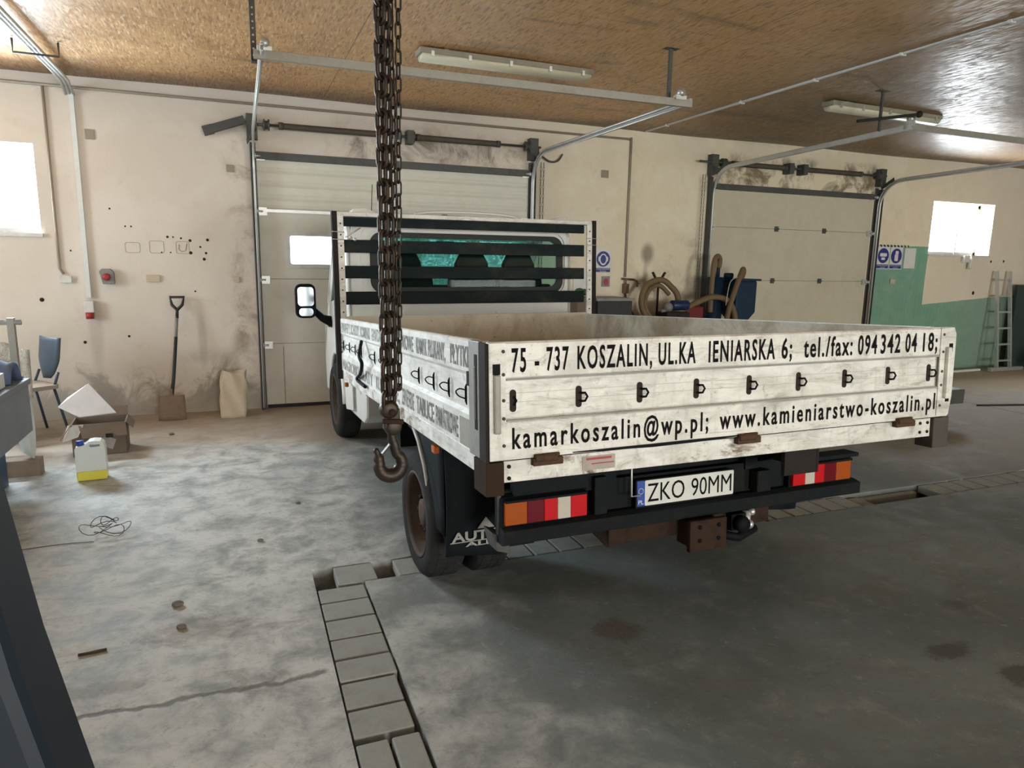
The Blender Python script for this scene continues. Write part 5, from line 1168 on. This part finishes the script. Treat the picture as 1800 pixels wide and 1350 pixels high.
# bench with a deep grey front
bn = thing('work_bench', 'blue-grey workbench cut off by the left edge of the picture', 'bench', (-1.7, 4.4, 0))
bo_ = bn.location
MB().box(-2.6, -1.37, 2.9, 5.62, 0.70, 0.74).build('bench_top', M['bench'], bn, off=bo_, bevel=0.006)
MB().box(-2.5, -1.38, 2.95, 5.60, 0.37, 0.70).build('bench_body', M['bench'], bn, off=bo_, bevel=0.01)
for x, y in ((-1.60, 5.42), (-1.60, 3.1), (-2.5, 5.42), (-2.5, 3.1)):
    MB().box(x-0.05, x+0.05, y-0.10, y+0.15, 0, 0.375).build('leg', M['navyleg'], bn, off=bo_, bevel=0.004)
tag(MB().box(-1.75, -1.42, 4.3, 5.25, 0.742, 0.835).build('stone_slab', M['slab'], bevel=0.004), 'thick pale slab lying on the blue-grey workbench', 'slab')
tag(MB().grid(lambda u, v: (-1.95+0.545*u, 5.30+0.30*v, 0.755+0.12*math.sin(PI*min(1, v*1.15))**0.6+0.012*math.sin(u*25)), 14, 8).build('folded_cloth', M['denim'], solid=0.02), 'blue-grey folded cloth at the far end of the workbench', 'cloth')
tag(MB().grid(lambda u, v: (-1.92+0.33*u, 5.0+0.25*v, 0.845+0.22*math.sin(PI*u)*(0.5+0.5*math.sin(PI*v))), 10, 6).build('crumpled_cloth', M['lilac'], solid=0.01), 'pale lilac crumpled cloth on top of the pale slab', 'cloth')
tag(MB().lathe([(0.02, 0.0), (0.15, 0.0), (0.21, 0.06), (0.215, 0.06), (0.155, -0.01), (0.02, -0.01)], (0, 0, 0), 'x', 32).build('plastic_bowl', M['slab']), 'white round plastic bowl leaning on its edge at the end of the workbench', 'bowl')
bpy.data.objects['plastic_bowl'].location = (-1.50, 5.80, 0.335); bpy.data.objects['plastic_bowl'].rotation_euler = (0, 0.0, math.radians(8))
tag(MB().box(-1.62, -1.40, 5.74, 5.86, 0, 0.12).build('wood_block', M['spade']), 'low wooden block under the white plastic bowl', 'block')

chr_ = thing('chair', 'dark blue backed chair with a beige seat behind the workbench', 'chair', (-1.775, 7.06, 0), rot=(0, 0, math.radians(-52)))
def cb(u, v):
    w_ = 0.20 if v > 0.45 else 0.20*(0.35+0.65*(v/0.45)**0.7)
    return ((u-0.5)*2*w_*0.85, 0.20+0.05*v-0.03*math.cos((u-0.5)*PI), 0.50+0.36*v)
MB().grid(cb, 8, 10).build('backrest', M['chairblue'], chr_, solid=0.012)
MB().plate(rrect(-0.20, 0.20, -0.20, 0.20, 0.05), [], 0.035, frame((0, 0, 0.44), (1, 0, 0), (0, 1, 0))).build('seat', M['seatbeige'], chr_, bevel=0.01)
for a, b_ in (((-0.17, -0.17, 0.42), (-0.19, -0.20, 0)), ((0.17, -0.17, 0.42), (0.19, -0.20, 0)), ((-0.17, 0.16, 0.42), (-0.19, 0.24, 0)), ((0.17, 0.16, 0.42), (0.19, 0.24, 0))):
    MB().tube([b_, a], 0.012, 8).build('leg', M['chairblue'], chr_)
for sx in (-1, 1): MB().tube([(sx*0.17, 0.16, 0.43), (sx*0.16, 0.21, 0.56)], 0.012, 8).build('back_frame', M['chairblue'], chr_)

rl = thing('pipe_rail', 'grey pipe rail with an upright post beyond the workbench', 'rail', (-1.9, 6.6, 0))
MB().tube([(-3.2, 6.6, 1.055), (-1.63, 6.6, 1.045)], 0.022, 10).build('rail', M['galv'], rl, off=rl.location)
for x in (-1.70, -3.0): MB().box(x-0.024, x+0.024, 6.575, 6.625, 0, 1.08).build('post', M['beam'], rl, off=rl.location)
tag(MB().grid(lambda u, v: (-2.9+1.28*u, 6.66+0.02*math.sin(PI*u*7)+0.03*v, 0.42+0.56*math.sin(PI*min(1.0, 0.5*v+0.5)*1.0)*0+0.56*v-0.16*u*u*v+0.02*math.sin(u*31)), 30, 12).build('plastic_film', M['film'], solid=0.012), 'crinkled clear film wrap behind the pipe rail', 'film')
tag(MB().box(-2.9, -2.05, 6.68, 7.1, 0, 0.42).build('wrapped_pallet', M['card'], bevel=0.01), 'low brown crate under the crinkled film', 'crate')

# dark steel post close to the camera
tag(MB().prism([(-0.60, 1.75), (-0.19, 1.75), (-0.160, 1.47), (-0.142, 1.336), (-0.115, 1.19), (0.065, 0.0), (-0.40, 0.0)], 'y', 0.48, 0.56).build('leaning_post', M['navy'], bevel=0.01), 'large dark navy leaning steel post close by at the lower left', 'post')

# floor litter
random.seed(5)
wm = MB()
for k in range(5):
    c = Vector((-0.78+random.uniform(-0.04, 0.06), 4.33+random.uniform(-0.06, 0.06), 0.012+0.02*k)); r = random.uniform(0.04, 0.085)
    wm.tube([c+Vector((r*math.cos(a), r*0.8*math.sin(a), 0.018*math.sin(a*2+k)+0.01)) for a in [2*PI*i/16 for i in range(16)]], 0.0022, 5, closed=True)
wm.tube(smooth_path([(-0.82, 4.26, 0.005), (-1.0, 4.28, 0.004), (-1.25, 4.25, 0.004), (-1.5, 4.2, 0.004)]), 0.0022, 5)
tag(wm.build('wire_tangle', M['wire']), 'tangle of thin rusty wire on the concrete in front of the canister', 'wire')
for i, (x, y, r, lb) in enumerate(((-0.33, 3.32, 0.028, 'small stone lying alone left of the channel corner'), (-0.30, 3.10, 0.022, 'small flat stone nearer the camera than the lone one'), (0.05, 3.98, 0.018, 'small dark stone on the pale floor left of the rear wheel'), (0.30, 4.55, 0.016, 'tiny dark pebble on the floor left of the hook'), (-0.62, 6.75, 0.025, 'small dark clod near the foot of the spade'))):
    tag(MB().ball((0, 0, r*0.35), r, r*0.8, r*0.5, 7, 5).build('stone', M['stone']), lb, 'stone').location = (x, y, 0)
st_ = bpy.data.objects['stone.001']; 
tag(MB().tube([(-0.05, 0, 0.006), (0.05, 0.01, 0.006)], 0.006, 6).build('wood_splinter', M['wire']), 'thin splinter on the floor at left, near the slab joint', 'splinter').location = (-0.62, 3.0, 0)

# ------------------------------------------------------------------ between the gates: cabinet, hose coil, pumps
cbn = thing('metal_cabinet', 'low charcoal cabinet behind the right post of the headboard', 'cabinet', (4.1, 7.3, 0))
MB().box(3.86, 4.32, 7.1, 7.55, 0, 1.16).build('body', M['cabinet'], cbn, off=cbn.location, bevel=0.006)
MB().box(3.84, 4.34, 7.08, 7.57, 1.16, 1.19).build('cabinet_top', M['greybox'], cbn, off=cbn.location)
tag(MB().ball((3.72, 7.3, 1.26), 0.06, 0.05, 0.04).ball((3.80, 7.32, 1.25), 0.04).build('potted_greenery', M['green']), 'bit of green foliage between the headboard slats and the wall', 'plant').location = (0, 0, 0)
tag(MB().box(3.62, 3.84, 7.15, 7.5, 0, 1.2).build('storage_crate', M['card'], bevel=0.008), 'brown crate left of the charcoal cabinet', 'crate')

hr = thing('hose_stand', 'thin forked stand between the gates with a hose loop draped over it', 'hose stand', (4.87, 7.35, 0))
ho2 = hr.location
MB().cyl((4.86, 7.4, 0), (4.86, 7.4, 1.37), 0.014, 10).tube([(4.86, 7.4, 1.35), (4.77, 7.4, 1.49)], 0.016, 8).tube([(4.86, 7.4, 1.35), (4.95, 7.4, 1.49)], 0.016, 8).box(4.72, 5.0, 7.25, 7.55, 0, 0.03).build('forked_pole', M['rust'], hr, off=ho2)
mt = thing('electric_motor', 'dark blue electric motor on a stand beside the hose loop', 'motor', (5.0, 7.2, 0))
MB().cyl((4.90, 7.15, 1.10), (5.13, 7.15, 1.10), 0.062, 18).build('motor_body', M['motorblue'], mt, off=mt.location, bevel=0.008)
MB().lathe([(0.02, 4.80), (0.05, 4.81), (0.06, 4.86), (0.04, 4.90)], (0, 7.15, 1.08), 'x', 14).cyl((4.76, 7.15, 1.03), (4.90, 7.15, 1.05), 0.02, 8).build('pump_head', M['greybox'], mt, off=mt.location)
MB().box(4.78, 5.1, 7.05, 7.25, 0, 1.02).build('stand', M['darkpost'], mt, off=mt.location)
tag(MB().prism([(5.05, 0.55), (5.05, 0.98), (5.25, 1.08), (5.42, 1.08), (5.42, 0.55)], 'y', 7.2, 7.5).box(5.1, 5.16, 7.25, 7.45, 0, 0.56).box(5.3, 5.36, 7.25, 7.45, 0, 0.56).build('red_machine', M['redpaint'], bevel=0.02), 'dark red machine housing behind the tan hose', 'machine')
pu = thing('dust_extractor', 'blue twin-tank extractor with thick tan hoses looping to the forked stand', 'machine', (5.95, 7.3, 0))
po = pu.location
tk = [(5.86, 0.98), (5.86, 1.40), (6.18, 1.40), (6.18, 1.0), (6.06, 0.88), (5.96, 0.88)]
MB().prism(tk, 'y', 7.15, 7.45).build('tank', M['pumpblue'], pu, off=po, bevel=0.02)
MB().box(5.84, 6.22, 7.13, 7.47, 1.40, 1.425).build('tank_rim', M['pumpblue'], pu, off=po)
MB().cyl((5.68, 7.35, 0.3), (5.68, 7.35, 1.44), 0.10, 20).build('filter_cylinder', M['pumpblue'], pu, off=po)
MB().cyl((5.71, 7.35, 1.44), (5.71, 7.35, 1.60), 0.024, 12).cyl((5.80, 7.33, 1.46), (5.90, 7.30, 1.46), 0.035, 12).build('pipe_stub', M['pumpblue'], pu, off=po)
MB().tube(smooth_path([(5.71, 7.34, 1.56), (5.70, 7.32, 1.67), (5.64, 7.30, 1.70), (5.585, 7.28, 1.62), (5.56, 7.26, 1.40), (5.55, 7.25, 1.0)], 8), 0.032, 10).build('hose', M['hose'], pu, off=po)
MB().tube(smooth_path([(6.0, 7.25, 1.42), (6.0, 7.22, 1.50), (5.96, 7.18, 1.545), (5.88, 7.12, 1.48), (5.78, 7.08, 1.30), (5.70, 7.06, 1.10), (5.66, 7.06, 0.9)], 8), 0.034, 10).build('hose', M['hose'], pu, off=po)
MB().tube(smooth_path([(5.06, 7.30, 0.60), (5.10, 7.30, 1.14), (4.98, 7.32, 1.33), (4.84, 7.33, 1.40), (4.66, 7.33, 1.34), (4.58, 7.32, 1.18), (4.60, 7.30, 1.02), (4.72, 7.28, 0.92), (4.95, 7.22, 0.97), (5.25, 7.16, 1.12), (5.48, 7.12, 1.20), (5.70, 7.10, 1.15), (5.82, 7.10, 0.95), (5.86, 7.10, 0.6)], 8), 0.036, 12).tube(smooth_path([(5.0, 7.36, 1.22), (4.86, 7.37, 1.33), (4.72, 7.37, 1.28), (4.655, 7.36, 1.15), (4.68, 7.35, 1.02), (4.76, 7.34, 0.94)], 8), 0.028, 10).build('suction_hose', M['hose'], pu, off=po)
MB().tube(smooth_path([(5.78, 7.05, 1.45), (5.66, 7.04, 1.38), (5.62, 7.04, 1.1)], 6), 0.006, 6).build('cable', M['label'], pu, off=po)
MB().box(5.60, 6.15, 7.15, 7.45, 0.05, 0.10).cyl((5.9, 7.3, 0.1), (5.9, 7.3, 0.9), 0.04, 10).cyl((5.7, 7.12, 0.05), (5.7, 7.48, 0.05), 0.05, 14).cyl((6.1, 7.12, 0.05), (6.1, 7.48, 0.05), 0.05, 14).build('wheeled_base', M['darkpost'], pu, off=po)

# ------------------------------------------------------------------ right side: ladder, dark board, stand, cables
ld = thing('step_ladder', 'silver aluminium ladder leaning on the green wall at right', 'ladder', (11.65, 7.4, 0))
lo = ld.location
def lad(x, z): return (x, 7.25+0.40*z/1.55, z)
def ldp(xb, z): return (xb+0.125*z/1.55, 7.33+0.29*z/1.55, z)
for xa in (11.235, 11.55): MB().bar(ldp(xa, 0.05), ldp(xa, 1.57), 0.028, 0.05, up=(0, 1, 0)).build('stile', M['galv'], ld, off=lo)
for k in range(6):
    z = 0.16+k*0.255
    MB().bar(ldp(11.235, z), ldp(11.55, z), 0.03, 0.028).build('rung', M['galv'], ld, off=lo)
MB().box(11.05, 11.80, 7.28, 7.35, 0.0, 0.06).build('stabiliser_bar', M['galv'], ld, off=lo, bevel=0.01)
tag(MB().box(11.74, 13.0, 7.50, 7.56, 0.0, 1.36).build('dark_board', M['board'], bevel=0.006), 'dark green board leaning on the wall right of the ladder', 'board')
bl_ = tag(MB().ball((0, 0, 0.20), 0.13, 0.13, 0.16).build('blue_bag', M['bluecap']), 'small blue bag on the floor at the right edge of the picture', 'bag'); bl_.location = (11.95, 7.0, 0)
fs = thing('trestle', 'short dark grey steel trestle behind the tailgate corner at right', 'trestle', (6.6, 5.1, 0))
MB().prism([(6.42, 0.25), (6.42, 0.47), (6.66, 0.47), (6.80, 0.36), (6.80, 0.25)], 'y', 4.95, 5.25).build('block', M['greybox'], fs, off=fs.location)
MB().box(6.66, 6.98, 4.84, 4.98, 0.22, 0.37).build('beam_end', M['galvdark'], fs, off=fs.location, bevel=0.005)
MB().cyl((6.74, 4.92, 0), (6.74, 4.92, 0.24), 0.015, 8).cyl((6.50, 5.15, 0), (6.50, 5.15, 0.26), 0.015, 8).box(6.68, 6.80, 4.87, 4.97, 0, 0.012).build('foot', M['galvdark'], fs, off=fs.location)
tag(MB().tube(smooth_path([(8.1, 5.45, 0.008), (8.9, 5.25, 0.008), (9.2, 5.15, 0.012), (9.7, 5.4, 0.01), (10.6, 6.1, 0.008)]), 0.012, 6).ball((9.15, 5.17, 0.02), 0.09, 0.05, 0.02).build('black_cable', M['blackcable']), 'black cable with a knot lying on the floor at right', 'cable')
pipe_pts = [(10.76, D-0.01, 1.80), (10.76, D-0.05, 1.72), (10.74, D-0.05, 1.60)]
tag(MB().tube(pipe_pts, 0.03, 8).box(10.60, 10.72, D-0.06, D-0.01, 1.70, 1.80).build('window_crank', M['plastic_white']), 'white crank handle hanging from the sill of the right window', 'handle')
tag(MB().bar((8.4, 7.35, 0.015), (11.0, 7.45, 0.015), 0.05, 0.03).build('floor_batten', M['duct']), 'long pale batten on the floor along the green wall', 'batten')
